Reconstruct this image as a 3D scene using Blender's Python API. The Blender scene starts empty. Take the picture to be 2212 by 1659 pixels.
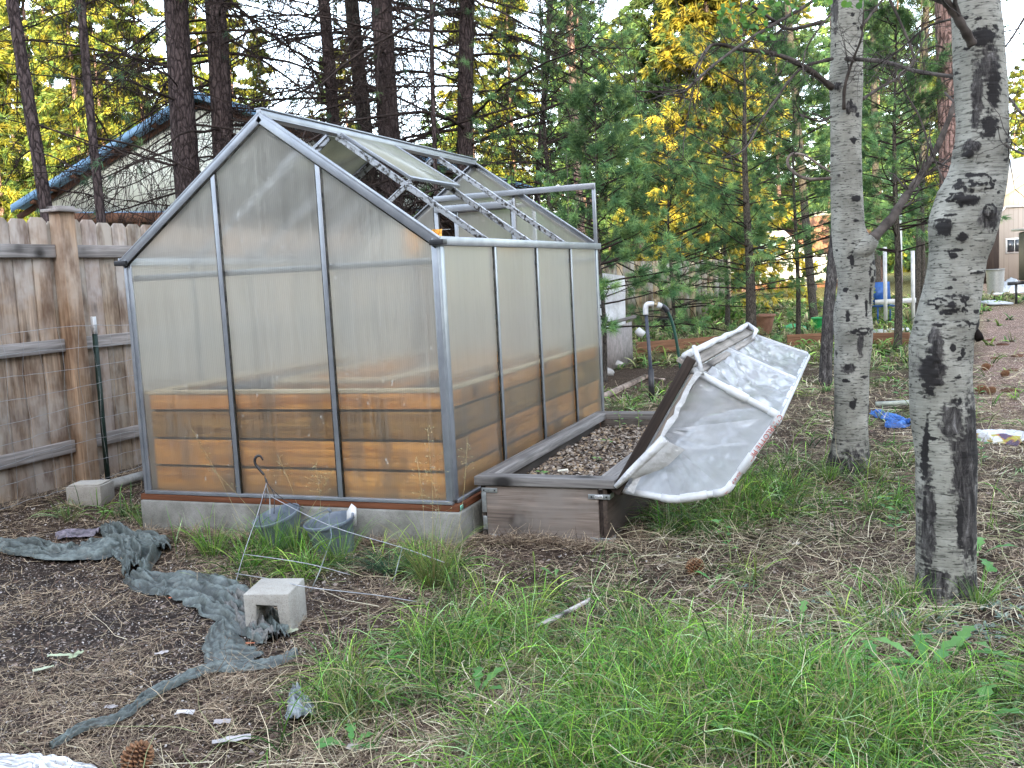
import bpy, math, random
import numpy as np
from math import sin, cos, pi, radians, sqrt, atan2
random.seed(7); rng = np.random.default_rng(11)
SC = bpy.context.scene; COL = SC.collection
# ---------------------------------------------------------------- camera
CX,CY,CZ,YAW,PIT,ROL,FL = 2.0200,-4.3548,1.1106,-.3679,.109,-.052,2124.1
def _basis():
    cy,sy=cos(YAW),sin(YAW); cp,sp=cos(PIT),sin(PIT); cr,sr=cos(ROL),sin(ROL)
    f=(sy*cp,cy*cp,-sp); r=(cy,-sy,0.)
    u=(r[1]*f[2]-r[2]*f[1], r[2]*f[0]-r[0]*f[2], r[0]*f[1]-r[1]*f[0])
    return np.array([cr*a+sr*b for a,b in zip(r,u)]), np.array([-sr*a+cr*b for a,b in zip(r,u)]), np.array(f)
RT,UP,FW = _basis(); C0 = np.array([CX,CY,CZ])
def ray(x,y): return RT*((x-1106)/FL)+UP*((829.5-y)/FL)+FW
def D(x,y,t): return C0+ray(x,y)*t                       # point at a measured distance
def PZ(x,y,z=-.2): d=ray(x,y); return C0+d*((z-CZ)/d[2])  # point on a level plane
def PX(x,y,X): d=ray(x,y); return C0+d*((X-CX)/d[0])
def PY(x,y,Y): d=ray(x,y); return C0+d*((Y-CY)/d[1])
def H(x,y):
    x=np.asarray(x,float); y=np.asarray(y,float)
    return -.2+.010*np.sin(1.7*x+.5)*np.cos(1.3*y)+.007*np.sin(4.1*x+1)*np.sin(3.7*y+.4)-.004
def G(x,y):
    p=PZ(x,y); return np.array([p[0],p[1],float(H(p[0],p[1]))])
from mathutils import Matrix, Vector
cam=bpy.data.cameras.new('camera'); co=bpy.data.objects.new('camera',cam); COL.objects.link(co)
cam.sensor_width=36; cam.lens=2880.8/3000*36; cam.clip_start=.05; cam.clip_end=1200
co.matrix_world=Matrix(((RT[0],UP[0],-FW[0],CX),(RT[1],UP[1],-FW[1],CY),(RT[2],UP[2],-FW[2],CZ),(0,0,0,1)))
SC.camera=co
# ---------------------------------------------------------------- render settings and light
SC.render.engine='CYCLES'
SC.view_settings.view_transform='Standard'; SC.view_settings.look='None'; SC.view_settings.exposure=0
cy=SC.cycles; cy.use_denoising=True; cy.max_bounces=8; cy.diffuse_bounces=3; cy.glossy_bounces=3; cy.transmission_bounces=8
cy.transparent_max_bounces=12; cy.caustics_reflective=False; cy.caustics_refractive=True; cy.sample_clamp_indirect=6
try: cy.denoiser='OPENIMAGEDENOISE'; cy.denoising_prefilter='ACCURATE'
except Exception: pass
SUN_EL=radians(15); hd=np.array([.36,-.93])               # horizontal direction towards the sun (behind the camera)
w=bpy.data.worlds.new('World'); SC.world=w; w.use_nodes=True
nt=w.node_tree; bg=nt.nodes['Background']; sky=nt.nodes.new('ShaderNodeTexSky'); sky.sky_type='NISHITA'; sky.sun_disc=False
sky.sun_elevation=SUN_EL; sky.sun_rotation=atan2(hd[0],hd[1]); sky.air_density=1.0; sky.dust_density=1.6; sky.ozone_density=1.5
hs=nt.nodes.new('ShaderNodeHueSaturation'); hs.inputs['Saturation'].default_value=.5; nt.links.new(sky.outputs[0],hs.inputs['Color']); nt.links.new(hs.outputs[0],bg.inputs[0]); bg.inputs[1].default_value=1.24
sl=bpy.data.lights.new('sun','SUN'); sl.energy=18.0; sl.angle=radians(.5); sl.color=(1,.83,.50)
so=bpy.data.objects.new('sun',sl); COL.objects.link(so); so.location=(20,-40,30)
so.rotation_euler=(-Vector((hd[0]*cos(SUN_EL),hd[1]*cos(SUN_EL),sin(SUN_EL)))).to_track_quat('-Z','Y').to_euler()
# ---------------------------------------------------------------- noise
def _h(i,j,k):
    n=(i*374761393+j*668265263+k*2147483647)&0xffffffff; n=((n^(n>>13))*1274126177)&0xffffffff
    return ((n^(n>>16))&0xffff)/65535.
def vn(x,y,z=0.,s=1.):
    x,y,z=np.broadcast_arrays(np.asarray(x,float)*s,np.asarray(y,float)*s,np.asarray(z,float)*s)
    i,j,k=[np.floor(a).astype(np.int64) for a in (x,y,z)]; fx,fy,fz=x-i,y-j,z-k
    fx,fy,fz=[a*a*(3-2*a) for a in (fx,fy,fz)]; r=0
    for a in (0,1):
        for b in (0,1):
            for c in (0,1):
                r=r+_h(i+a,j+b,k+c)*(fx if a else 1-fx)*(fy if b else 1-fy)*(fz if c else 1-fz)
    return r
def fbm(x,y,z=0.,s=1.,o=3): return sum(vn(x,y,z,s*2**q)*.5**q for q in range(o))/sum(.5**q for q in range(o))
# ---------------------------------------------------------------- materials
def nodes(name):
    m=bpy.data.materials.new(name); m.use_nodes=True; t=m.node_tree; return m,t,t.nodes,t.links,t.nodes['Principled BSDF']
def coord(t,kind='obj',scale=(1,1,1)):
    n,l=t.nodes,t.links; mp=n.new('ShaderNodeMapping'); mp.inputs['Scale'].default_value=scale
    if kind=='G': a=n.new('ShaderNodeAttribute'); a.attribute_name='G'; l.new(a.outputs['Vector'],mp.inputs[0])
    elif kind=='pos': a=n.new('ShaderNodeNewGeometry'); l.new(a.outputs['Position'],mp.inputs[0])
    else: a=n.new('ShaderNodeTexCoord'); l.new(a.outputs['Object'],mp.inputs[0])
    return mp.outputs[0]
def noise(t,vec,scale,detail=5,rough=.6,dist=0):
    n=t.nodes.new('ShaderNodeTexNoise'); n.inputs['Scale'].default_value=scale; n.inputs['Detail'].default_value=detail
    n.inputs['Roughness'].default_value=rough; n.inputs['Distortion'].default_value=dist; t.links.new(vec,n.inputs['Vector']); return n.outputs[0]
def ramp(t,fac,stops):
    r=t.nodes.new('ShaderNodeValToRGB'); e=r.color_ramp.elements
    while len(e)<len(stops): e.new(.5)
    for q,(p,c) in zip(e,stops): q.position=p; q.color=(c[0],c[1],c[2],1) if hasattr(c,'__len__') else (c,c,c,1)
    t.links.new(fac,r.inputs[0]); return r.outputs[0]
def mix(t,fac,a,b,mode='MIX'):
    m=t.nodes.new('ShaderNodeMix'); m.data_type='RGBA'; m.blend_type=mode
    for s,v in ((0,fac),(6,a),(7,b)):
        if hasattr(v,'is_linked'): t.links.new(v,m.inputs[s])
        elif s==0: m.inputs[0].default_value=v
        else: m.inputs[s].default_value=(v[0],v[1],v[2],1) if hasattr(v,'__len__') else (v,v,v,1)
    return m.outputs[2]
def attr(t,name='Col'):
    a=t.nodes.new('ShaderNodeAttribute'); a.attribute_name=name; return a.outputs['Color']
def bump(t,bs,h,st=.5,dist=.01):
    b=t.nodes.new('ShaderNodeBump'); b.inputs['Strength'].default_value=st; b.inputs['Distance'].default_value=dist
    t.links.new(h,b.inputs['Height']); t.links.new(b.outputs[0],bs.inputs['Normal'])
def basic(name,c1,c2,scale=8,rough=.8,bst=.4,bd=.005,stretch=(1,1,1),kind='pos',useattr=True,metal=0,spec=.3,lo=.35,hi=.65,det=5):
    m,t,n,l,b=nodes(name); v=coord(t,kind,stretch); f=noise(t,v,scale,det)
    c=ramp(t,f,[(lo,c1),(hi,c2)])
    if useattr: c=mix(t,1.,c,attr(t),'MULTIPLY')
    l.new(c,b.inputs['Base Color']); b.inputs['Roughness'].default_value=rough; b.inputs['Metallic'].default_value=metal
    b.inputs['Specular IOR Level'].default_value=spec
    if bst: bump(t,b,noise(t,v,scale*3,4),bst,bd)
    return m
def wood(name,light,dark,knots=True,rough=.8,grey=None,stain=None):
    m,t,n,l,b=nodes(name); v=coord(t,'G',(.9,14,14)); f=noise(t,v,1.6,6,.65,.6)
    f2=noise(t,coord(t,'G',(2.5,70,70)),1,3)
    c=ramp(t,f,[(.30,dark),(.5,tuple((a+b_)/2 for a,b_ in zip(light,dark))),(.68,light)])
    c=mix(t,.6,c,ramp(t,f2,[(.35,.3),(.65,1.)]),'MULTIPLY')
    if knots:
        vo=t.nodes.new('ShaderNodeTexVoronoi'); vo.inputs['Scale'].default_value=1.; l.new(coord(t,'G',(2.6,6.5,3)),vo.inputs['Vector'])
        c=mix(t,ramp(t,vo.outputs['Distance'],[(.07,1.),(.16,0.)]),c,tuple(a*.35 for a in dark))
        c=mix(t,.7,c,ramp(t,vo.outputs['Distance'],[(.12,.45),(.36,1.)]),'MULTIPLY')
    if grey: c=mix(t,ramp(t,noise(t,coord(t,'pos'),3.2,4),[(.42,0.),(.62,1.)]),c,grey)
    if stain: c=mix(t,ramp(t,noise(t,coord(t,'pos',(1,1,.35)),7,4),[(.48,0.),(.66,.8)]),c,stain)
    c=mix(t,1.,c,attr(t),'MULTIPLY'); l.new(c,b.inputs['Base Color']); b.inputs['Roughness'].default_value=rough
    b.inputs['Specular IOR Level'].default_value=.25
    bump(t,b,f2,.35,.003); return m
M={}
M['fence']=wood('weathered_fence_wood',(.60,.47,.36),(.27,.18,.12),grey=(.44,.385,.34),stain=(.12,.07,.045))
M['rail']=wood('weathered_rail_wood',(.50,.46,.44),(.22,.195,.18))
M['cedar']=wood('orange_cedar',(.98,.50,.14),(.50,.19,.045),stain=(.24,.14,.07))
M['cedar_pale']=wood('pale_lumber',(.75,.62,.42),(.55,.40,.22),knots=False)
M['sill']=wood('red_brown_sill_wood',(.26,.10,.05),(.12,.045,.022),knots=False)
M['planter']=wood('grey_pink_plywood',(.36,.295,.25),(.15,.115,.095),grey=(.22,.195,.175))
M['cap']=wood('weathered_grey_lumber',(.36,.34,.325),(.13,.12,.115))
M['darkwood']=wood('dark_wet_wood',(.075,.055,.045),(.022,.016,.014),knots=False)
M['timber']=wood('old_garden_timber',(.36,.19,.11),(.16,.08,.05),knots=False)
M['alu']=basic('mill_aluminium',(.29,.315,.35),(.38,.405,.44),9,.36,.1,.001,metal=.55,spec=.5)
M['aludirty']=basic('dirty_aluminium',(.05,.045,.04),(.46,.49,.53),38,.45,.2,.001,metal=.4,spec=.5,lo=.40,hi=.50)
M['gasket']=basic('dirty_rubber_gasket',(.012,.012,.011),(.10,.095,.08),30,.8,.4,.002)
M['galv']=basic('galvanised_steel',(.34,.36,.37),(.48,.50,.51),40,.4,.2,.001,metal=.7,spec=.5)
M['wire']=basic('galvanised_wire',(.30,.31,.32),(.46,.47,.48),30,.45,.1,.001,metal=.5)
M['white']=basic('white_plastic',(.55,.56,.57),(.70,.71,.72),9,.45,.1,.001,spec=.5)
M['black']=basic('black_plastic',(.012,.013,.016),(.035,.037,.042),20,.4,.1,.001,spec=.5)
M['greenmetal']=basic('green_painted_steel',(.010,.022,.018),(.022,.045,.036),25,.5,.2,.001)
M['potgrey']=basic('blue_grey_plastic',(.11,.14,.18),(.19,.225,.275),14,.5,.15,.001,spec=.5)
M['hose']=basic('green_rubber_hose',(.012,.05,.035),(.02,.08,.055),14,.45,.1,.001,spec=.5)
M['brass']=basic('old_brass',(.25,.20,.12),(.4,.33,.2),30,.5,.2,.001,metal=.6)
M['terra']=basic('terracotta',(.26,.13,.09),(.36,.19,.13),12,.85,.2,.002)
M['plaingreen']=basic('green_plastic',(.02,.33,.08),(.03,.42,.12),12,.5,0,spec=.5)
M['blue']=basic('blue_plastic',(.01,.07,.28),(.03,.13,.40),12,.5,.3,.003,spec=.5)
M['paper']=basic('mixed_litter',(.8,.8,.8),(1,1,1),20,.9,.2,.002)
M['leaf']=basic('leaf_green',(.75,.75,.75),(1,1,1),25,.55,.2,.002,spec=.35)
M['rock']=basic('pale_rock',(.34,.32,.31),(.50,.48,.46),14,.9,.6,.01)
def concrete(name,c1,c2,c3):
    m,t,n,l,b=nodes(name); v=coord(t,'pos'); c=ramp(t,noise(t,v,6,6,.65),[(.3,c1),(.5,c2),(.7,c3)])
    vo=t.nodes.new('ShaderNodeTexVoronoi'); vo.inputs['Scale'].default_value=150; l.new(v,vo.inputs['Vector'])
    c=mix(t,.7,c,ramp(t,vo.outputs['Distance'],[(.1,.45),(.35,1.)]),'MULTIPLY')
    c=mix(t,1.,c,attr(t),'MULTIPLY'); l.new(c,b.inputs['Base Color']); b.inputs['Roughness'].default_value=.92
    bump(t,b,noise(t,v,70,5),.7,.006); return m
M['found']=concrete('mossy_foundation_concrete',(.13,.13,.11),(.24,.235,.21),(.34,.335,.31))
M['block']=concrete('pale_block_concrete',(.30,.275,.24),(.38,.36,.32),(.46,.44,.40))
def bark(name,c1,c2,c3,sc=(1,1,.28),s=16,dist=.03,st=1.):
    m,t,n,l,b=nodes(name); v=coord(t,'pos',sc); vo=t.nodes.new('ShaderNodeTexVoronoi'); vo.feature='DISTANCE_TO_EDGE'
    vo.inputs['Scale'].default_value=s
    nz=t.nodes.new('ShaderNodeTexNoise'); nz.inputs['Scale'].default_value=s*.8; l.new(v,nz.inputs['Vector'])
    va=t.nodes.new('ShaderNodeVectorMath'); va.operation='MULTIPLY_ADD'; va.inputs[1].default_value=(.09,.09,.09); l.new(nz.outputs['Color'],va.inputs[0]); l.new(v,va.inputs[2])
    l.new(va.outputs[0],vo.inputs['Vector'])
    c=ramp(t,noise(t,v,s*2.2,6,.7),[(.3,c1),(.55,c2),(.75,c3)])
    c=mix(t,.85,c,ramp(t,vo.outputs['Distance'],[(.0,.12),(.16,1.)]),'MULTIPLY')
    c=mix(t,1.,c,attr(t),'MULTIPLY'); l.new(c,b.inputs['Base Color']); b.inputs['Roughness'].default_value=.95; b.inputs['Specular IOR Level'].default_value=.15
    h=mix(t,.5,ramp(t,vo.outputs['Distance'],[(.0,0.),(.2,1.)]),noise(t,v,s*4,5)); bump(t,b,h,st,dist); return m
M['pinebark']=bark('pine_bark',(.045,.034,.034),(.09,.068,.068),(.16,.125,.125))
M['pinkbark']=bark('pinkish_pine_bark',(.20,.12,.10),(.34,.22,.19),(.46,.33,.30))
M['youngbark']=bark('young_pine_bark',(.05,.044,.038),(.12,.105,.09),(.20,.18,.155),s=40,dist=.008)
M['twig']=basic('dead_twig',(.020,.015,.014),(.055,.042,.038),6,.95,0,spec=.1)
M['greytwig']=basic('aspen_twig',(.045,.038,.034),(.15,.13,.12),9,.9,.3,.002,spec=.15)
# aspen bark: pale, with horizontal dashes; colour marks come from the mesh
m,t,n,l,b=nodes('aspen_bark'); v=coord(t,'pos')
c=ramp(t,noise(t,v,7,6,.6),[(.3,(.17,.165,.14)),(.5,(.265,.258,.222)),(.7,(.38,.37,.325))])
c=mix(t,.75,c,ramp(t,noise(t,coord(t,'pos',(9,9,95)),1.,4,.6),[(.36,.35),(.47,1.)]),'MULTIPLY')
c=mix(t,.85,c,ramp(t,noise(t,coord(t,'pos',(34,34,130)),1.,2,.5),[(.33,.12),(.42,1.)]),'MULTIPLY')
rough_dark=ramp(t,noise(t,coord(t,'pos',(38,38,11)),1.,6,.75,.8),[(.42,(.018,.016,.016)),(.58,(.085,.078,.074)),(.74,(.30,.29,.28))])
at=t.nodes.new('ShaderNodeAttribute'); at.attribute_name='Col'; sp=t.nodes.new('ShaderNodeSeparateColor'); l.new(at.outputs['Color'],sp.inputs[0])
rk=n.new('ShaderNodeMath'); rk.operation='MULTIPLY_ADD'; l.new(noise(t,coord(t,'pos',(40,40,22)),1.,5,.7),rk.inputs[0]); rk.inputs[1].default_value=1.3; rk.inputs[2].default_value=-.65; ra_=n.new('ShaderNodeMath'); ra_.operation='ADD'; l.new(rk.outputs[0],ra_.inputs[0]); l.new(sp.outputs[0],ra_.inputs[1])
c=mix(t,ramp(t,ra_.outputs[0],[(.35,0.),(.65,1.)]),rough_dark,c)                      # red channel: 1 clean bark, 0 furrowed dark bark
mr=t.nodes.new('ShaderNodeMath'); mr.operation='MULTIPLY'; l.new(sp.outputs[1],mr.inputs[0]); mr.inputs[1].default_value=1.
bk=n.new('ShaderNodeMath'); bk.operation='MULTIPLY_ADD'; l.new(noise(t,coord(t,'pos',(70,70,45)),1.,5,.75),bk.inputs[0]); bk.inputs[1].default_value=1.1; bk.inputs[2].default_value=-.55; bs_=n.new('ShaderNodeMath'); bs_.operation='ADD'; l.new(bk.outputs[0],bs_.inputs[0]); l.new(mr.outputs[0],bs_.inputs[1])
c=mix(t,ramp(t,bs_.outputs[0],[(.34,0.),(.62,1.)]),(.020,.018,.018),c)                # green channel: 0 black scar
l.new(c,b.inputs['Base Color']); b.inputs['Roughness'].default_value=.8; b.inputs['Specular IOR Level'].default_value=.25
bump(t,b,mix(t,.5,noise(t,coord(t,'pos',(9,9,95)),1.,4),noise(t,coord(t,'pos',(38,38,11)),1.,5)),.6,.012)
M['aspen']=m
# polycarbonate twin wall: milky, ribbed, with dirt and streaks
def poly(name,ax,tint,veil,rough):
    m,t,n,l,b=nodes(name); n.remove(b); out=[q for q in n if q.type=='OUTPUT_MATERIAL'][0]
    wv=n.new('ShaderNodeTexWave'); wv.wave_type='BANDS'; wv.bands_direction=ax; wv.inputs['Scale'].default_value=26; wv.inputs['Distortion'].default_value=.25
    l.new(coord(t,'pos'),wv.inputs['Vector'])
    v=coord(t,'pos'); big=noise(t,v,1.6,3)
    dirt=ramp(t,noise(t,coord(t,'pos',(3,3,.6)),5,5,.7),[(.45,0.),(.75,1.)])
    specks=ramp(t,noise(t,coord(t,'pos',(1,1,.5)),34,3,.8),[(.665,0.),(.69,1.)])
    sx=n.new('ShaderNodeSeparateXYZ'); l.new(v,sx.inputs[0])
    low=ramp(t,sx.outputs[2],[(.0,1.),(.10,.0)]); 
    bm=n.new('ShaderNodeBump'); bm.inputs['Strength'].default_value=.12; bm.inputs['Distance'].default_value=.001; l.new(wv.outputs['Fac'],bm.inputs['Height'])
    rf=n.new('ShaderNodeBsdfRefraction'); rf.inputs['IOR'].default_value=1.16; rf.inputs['Roughness'].default_value=rough; rf.inputs['Color'].default_value=(.97,.97,.93,1); l.new(bm.outputs[0],rf.inputs['Normal'])
    tr=n.new('ShaderNodeBsdfTransparent'); tr.inputs[0].default_value=(.96,.96,.92,1)
    m1=n.new('ShaderNodeMixShader'); m1.inputs[0].default_value=.86; l.new(tr.outputs[0],m1.inputs[1]); l.new(rf.outputs[0],m1.inputs[2])
    col=mix(t,ramp(t,wv.outputs['Fac'],[(.2,0.),(.8,1.)]),tuple(a*.78 for a in tint),tint)
    col=mix(t,dirt,col,tuple(a*.72 for a in tint)); col=mix(t,specks,col,(.75,.75,.72)); col=mix(t,low,col,(.20,.16,.11))
    df=n.new('ShaderNodeBsdfDiffuse'); l.new(col,df.inputs[0]); tl=n.new('ShaderNodeBsdfTranslucent'); l.new(col,tl.inputs[0])
    m2=n.new('ShaderNodeMixShader'); m2.inputs[0].default_value=.35; l.new(df.outputs[0],m2.inputs[1]); l.new(tl.outputs[0],m2.inputs[2])
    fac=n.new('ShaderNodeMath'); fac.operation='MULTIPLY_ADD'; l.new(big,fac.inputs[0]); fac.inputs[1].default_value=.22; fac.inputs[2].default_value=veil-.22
    rib=noise(t,coord(t,'pos',(150,150,.35)),1.,3,.6); painted_haze=ramp(t,sx.outputs[2],[(.50,0.),(.66,1.)]); f0=n.new('ShaderNodeMath'); f0.operation='MULTIPLY_ADD'; l.new(painted_haze,f0.inputs[0]); f0.inputs[1].default_value=.20; l.new(fac.outputs[0],f0.inputs[2]); fac=f0; f2=n.new('ShaderNodeMath'); f2.operation='MULTIPLY_ADD'; l.new(rib,f2.inputs[0]); f2.inputs[1].default_value=.46; l.new(fac.outputs[0],f2.inputs[2]); fac=f2  # bright background haze painted into the panes above bed height
    st=noise(t,coord(t,'pos',(26,26,.9)),1.,5,.7); f3=n.new('ShaderNodeMath'); f3.operation='MULTIPLY_ADD'; l.new(ramp(t,st,[(.56,0.),(.72,1.)]),f3.inputs[0]); f3.inputs[1].default_value=.12; l.new(fac.outputs[0],f3.inputs[2]); fac=f3
    mx=n.new('ShaderNodeMath'); mx.operation='MAXIMUM'; l.new(fac.outputs[0],mx.inputs[0])
    mm=n.new('ShaderNodeMath'); mm.operation='MULTIPLY'; l.new(specks,mm.inputs[0]); mm.inputs[1].default_value=.85
    m_=n.new('ShaderNodeMath'); m_.operation='MAXIMUM'; l.new(mm.outputs[0],m_.inputs[0])
    m__=n.new('ShaderNodeMath'); m__.operation='MULTIPLY'; l.new(low,m__.inputs[0]); m__.inputs[1].default_value=.55; l.new(m__.outputs[0],m_.inputs[1]); l.new(m_.outputs[0],mx.inputs[1])
    m3=n.new('ShaderNodeMixShader'); ge=n.new('ShaderNodeNewGeometry'); sb=n.new('ShaderNodeMath'); sb.operation='SUBTRACT'; sb.inputs[0].default_value=1; sb.inputs[1].default_value=0; mz=n.new('ShaderNodeMath'); mz.operation='MULTIPLY'; l.new(mx.outputs[0],mz.inputs[0]); l.new(sb.outputs[0],mz.inputs[1]); l.new(mz.outputs[0],m3.inputs[0]); l.new(m1.outputs[0],m3.inputs[1]); l.new(m2.outputs[0],m3.inputs[2])
    gl=n.new('ShaderNodeBsdfGlossy'); gl.inputs['Roughness'].default_value=.22; l.new(bm.outputs[0],gl.inputs['Normal'])
    lw=n.new('ShaderNodeLayerWeight'); pw=n.new('ShaderNodeMath'); pw.operation='POWER'; l.new(lw.outputs['Facing'],pw.inputs[0]); pw.inputs[1].default_value=3.; fr=n.new('ShaderNodeMath'); fr.operation='MULTIPLY_ADD'; l.new(pw.outputs[0],fr.inputs[0]); fr.inputs[1].default_value=.5; fr.inputs[2].default_value=.05
    m4=n.new('ShaderNodeMixShader'); l.new(fr.outputs[0],m4.inputs[0]); l.new(m3.outputs[0],m4.inputs[1]); l.new(gl.outputs[0],m4.inputs[2])
    l.new(m4.outputs[0],out.inputs[0]); return m
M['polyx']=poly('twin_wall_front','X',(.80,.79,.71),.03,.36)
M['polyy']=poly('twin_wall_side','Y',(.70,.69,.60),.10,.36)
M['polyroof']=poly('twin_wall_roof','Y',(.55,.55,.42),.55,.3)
# clear plastic film
m,t,n,l,b=nodes('plastic_film'); n.remove(b); out=[q for q in n if q.type=='OUTPUT_MATERIAL'][0]
v=coord(t,'pos'); nb=noise(t,coord(t,'pos',(1,.45,1)),9,3,.5,1.6); bm=n.new('ShaderNodeBump'); bm.inputs['Strength'].default_value=.8; bm.inputs['Distance'].default_value=.014; l.new(nb,bm.inputs['Height'])
df=n.new('ShaderNodeBsdfDiffuse'); df.inputs[0].default_value=(.80,.82,.86,1); tl=n.new('ShaderNodeBsdfTranslucent'); tl.inputs[0].default_value=(.80,.82,.86,1)
ma=n.new('ShaderNodeMixShader'); ma.inputs[0].default_value=.35; l.new(df.outputs[0],ma.inputs[1]); l.new(tl.outputs[0],ma.inputs[2])
tr=n.new('ShaderNodeBsdfTransparent'); tr.inputs[0].default_value=(.93,.94,.96,1)
mb=n.new('ShaderNodeMixShader'); l.new(ramp(t,noise(t,v,4,5,.6,1.5),[(.3,.44),(.7,.66)]),mb.inputs[0]); l.new(tr.outputs[0],mb.inputs[1]); l.new(ma.outputs[0],mb.inputs[2])
gl=n.new('ShaderNodeBsdfGlossy'); gl.inputs['Roughness'].default_value=.08; l.new(bm.outputs[0],gl.inputs['Normal'])
lw=n.new('ShaderNodeLayerWeight'); l.new(bm.outputs[0],lw.inputs['Normal']); pw=n.new('ShaderNodeMath'); pw.operation='POWER'; l.new(lw.outputs['Facing'],pw.inputs[0]); pw.inputs[1].default_value=2.5; fr=n.new('ShaderNodeMath'); fr.operation='MULTIPLY_ADD'; l.new(pw.outputs[0],fr.inputs[0]); fr.inputs[1].default_value=.38; fr.inputs[2].default_value=.07
mc=n.new('ShaderNodeMixShader'); l.new(fr.outputs[0],mc.inputs[0]); l.new(mb.outputs[0],mc.inputs[1]); l.new(gl.outputs[0],mc.inputs[2]); l.new(mc.outputs[0],out.inputs[0])
M['film']=m
M['filmwhite']=basic('dusty_white_film',(.50,.50,.50),(.74,.75,.77),6,.5,.7,.02,spec=.4,useattr=True)
# leaves and needles: colour from the mesh, some light passes through
def foliage(name,trans=.35,rough=.55):
    m,t,n,l,b=nodes(name); c=attr(t); l.new(c,b.inputs['Base Color']); b.inputs['Roughness'].default_value=rough; b.inputs['Specular IOR Level'].default_value=.3
    tl=n.new('ShaderNodeBsdfTranslucent'); l.new(c,tl.inputs[0]); mx=n.new('ShaderNodeMixShader'); mx.inputs[0].default_value=trans
    out=[q for q in n if q.type=='OUTPUT_MATERIAL'][0]; l.new(b.outputs[0],mx.inputs[1]); l.new(tl.outputs[0],mx.inputs[2]); l.new(mx.outputs[0],out.inputs[0]); return m
M['foliage']=foliage('foliage'); M['grass']=foliage('grass_blades',.3,.5); M['straw']=foliage('dry_straw',.1,.85)
# ---------------------------------------------------------------- mesh helpers
def mk(name,V,F,mat=None,parent=None,col=None,Gc=None,smooth=False,bevel=0,kind=None):
    V=np.asarray(V,np.float32).reshape(-1,3); me=bpy.data.meshes.new(name); me.vertices.add(len(V)); me.vertices.foreach_set('co',V.ravel())
    if not isinstance(F,list): F=[F]
    arrs=[np.asarray(f,np.int32) for f in F if len(f)]
    nl=sum(a.size for a in arrs); npoly=sum(len(a) for a in arrs)
    me.loops.add(nl); me.polygons.add(npoly)
    me.loops.foreach_set('vertex_index',np.concatenate([a.ravel() for a in arrs]))
    st=[];o=0
    for a in arrs: st.append(o+np.arange(len(a))*a.shape[1]); o+=a.size
    me.polygons.foreach_set('loop_start',np.concatenate(st).astype(np.int32))
    if smooth: me.polygons.foreach_set('use_smooth',np.ones(npoly,bool))
    me.update(calc_edges=True); me.validate()
    c=np.ones((len(V),4),np.float32)
    if col is not None:
        col=np.asarray(col,np.float32); c[:,:3]=col
    a=me.color_attributes.new('Col','FLOAT_COLOR','POINT'); a.data.foreach_set('color',c.ravel())
    if Gc is not None:
        a=me.attributes.new('G','FLOAT_VECTOR','POINT'); a.data.foreach_set('vector',np.asarray(Gc,np.float32).ravel())
    if mat is not None: me.materials.append(M[mat] if isinstance(mat,str) else mat)
    ob=bpy.data.objects.new(name,me); COL.objects.link(ob)
    if parent is not None: attach(ob,parent)
    if bevel:
        md=ob.modifiers.new('bevel','BEVEL'); md.width=bevel; md.segments=2; md.limit_method='ANGLE'; md.angle_limit=radians(40)
    if kind: ob['kind']=kind
    return ob
def attach(ob,parent):
    ob.parent=parent
    if parent.type=='EMPTY': ob.matrix_parent_inverse=Matrix.Translation(parent.location).inverted()
def empty(name,loc): 
    o=bpy.data.objects.new(name,None); COL.objects.link(o); o.location=loc; o.empty_display_size=.1; return o
def tag(o,label,cat,group=None,kind=None):
    o['label']=label; o['category']=cat
    if group: o['group']=group
    if kind: o['kind']=kind
    return o
def nrm(v): v=np.asarray(v,float); return v/(np.linalg.norm(v)+1e-9)
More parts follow.
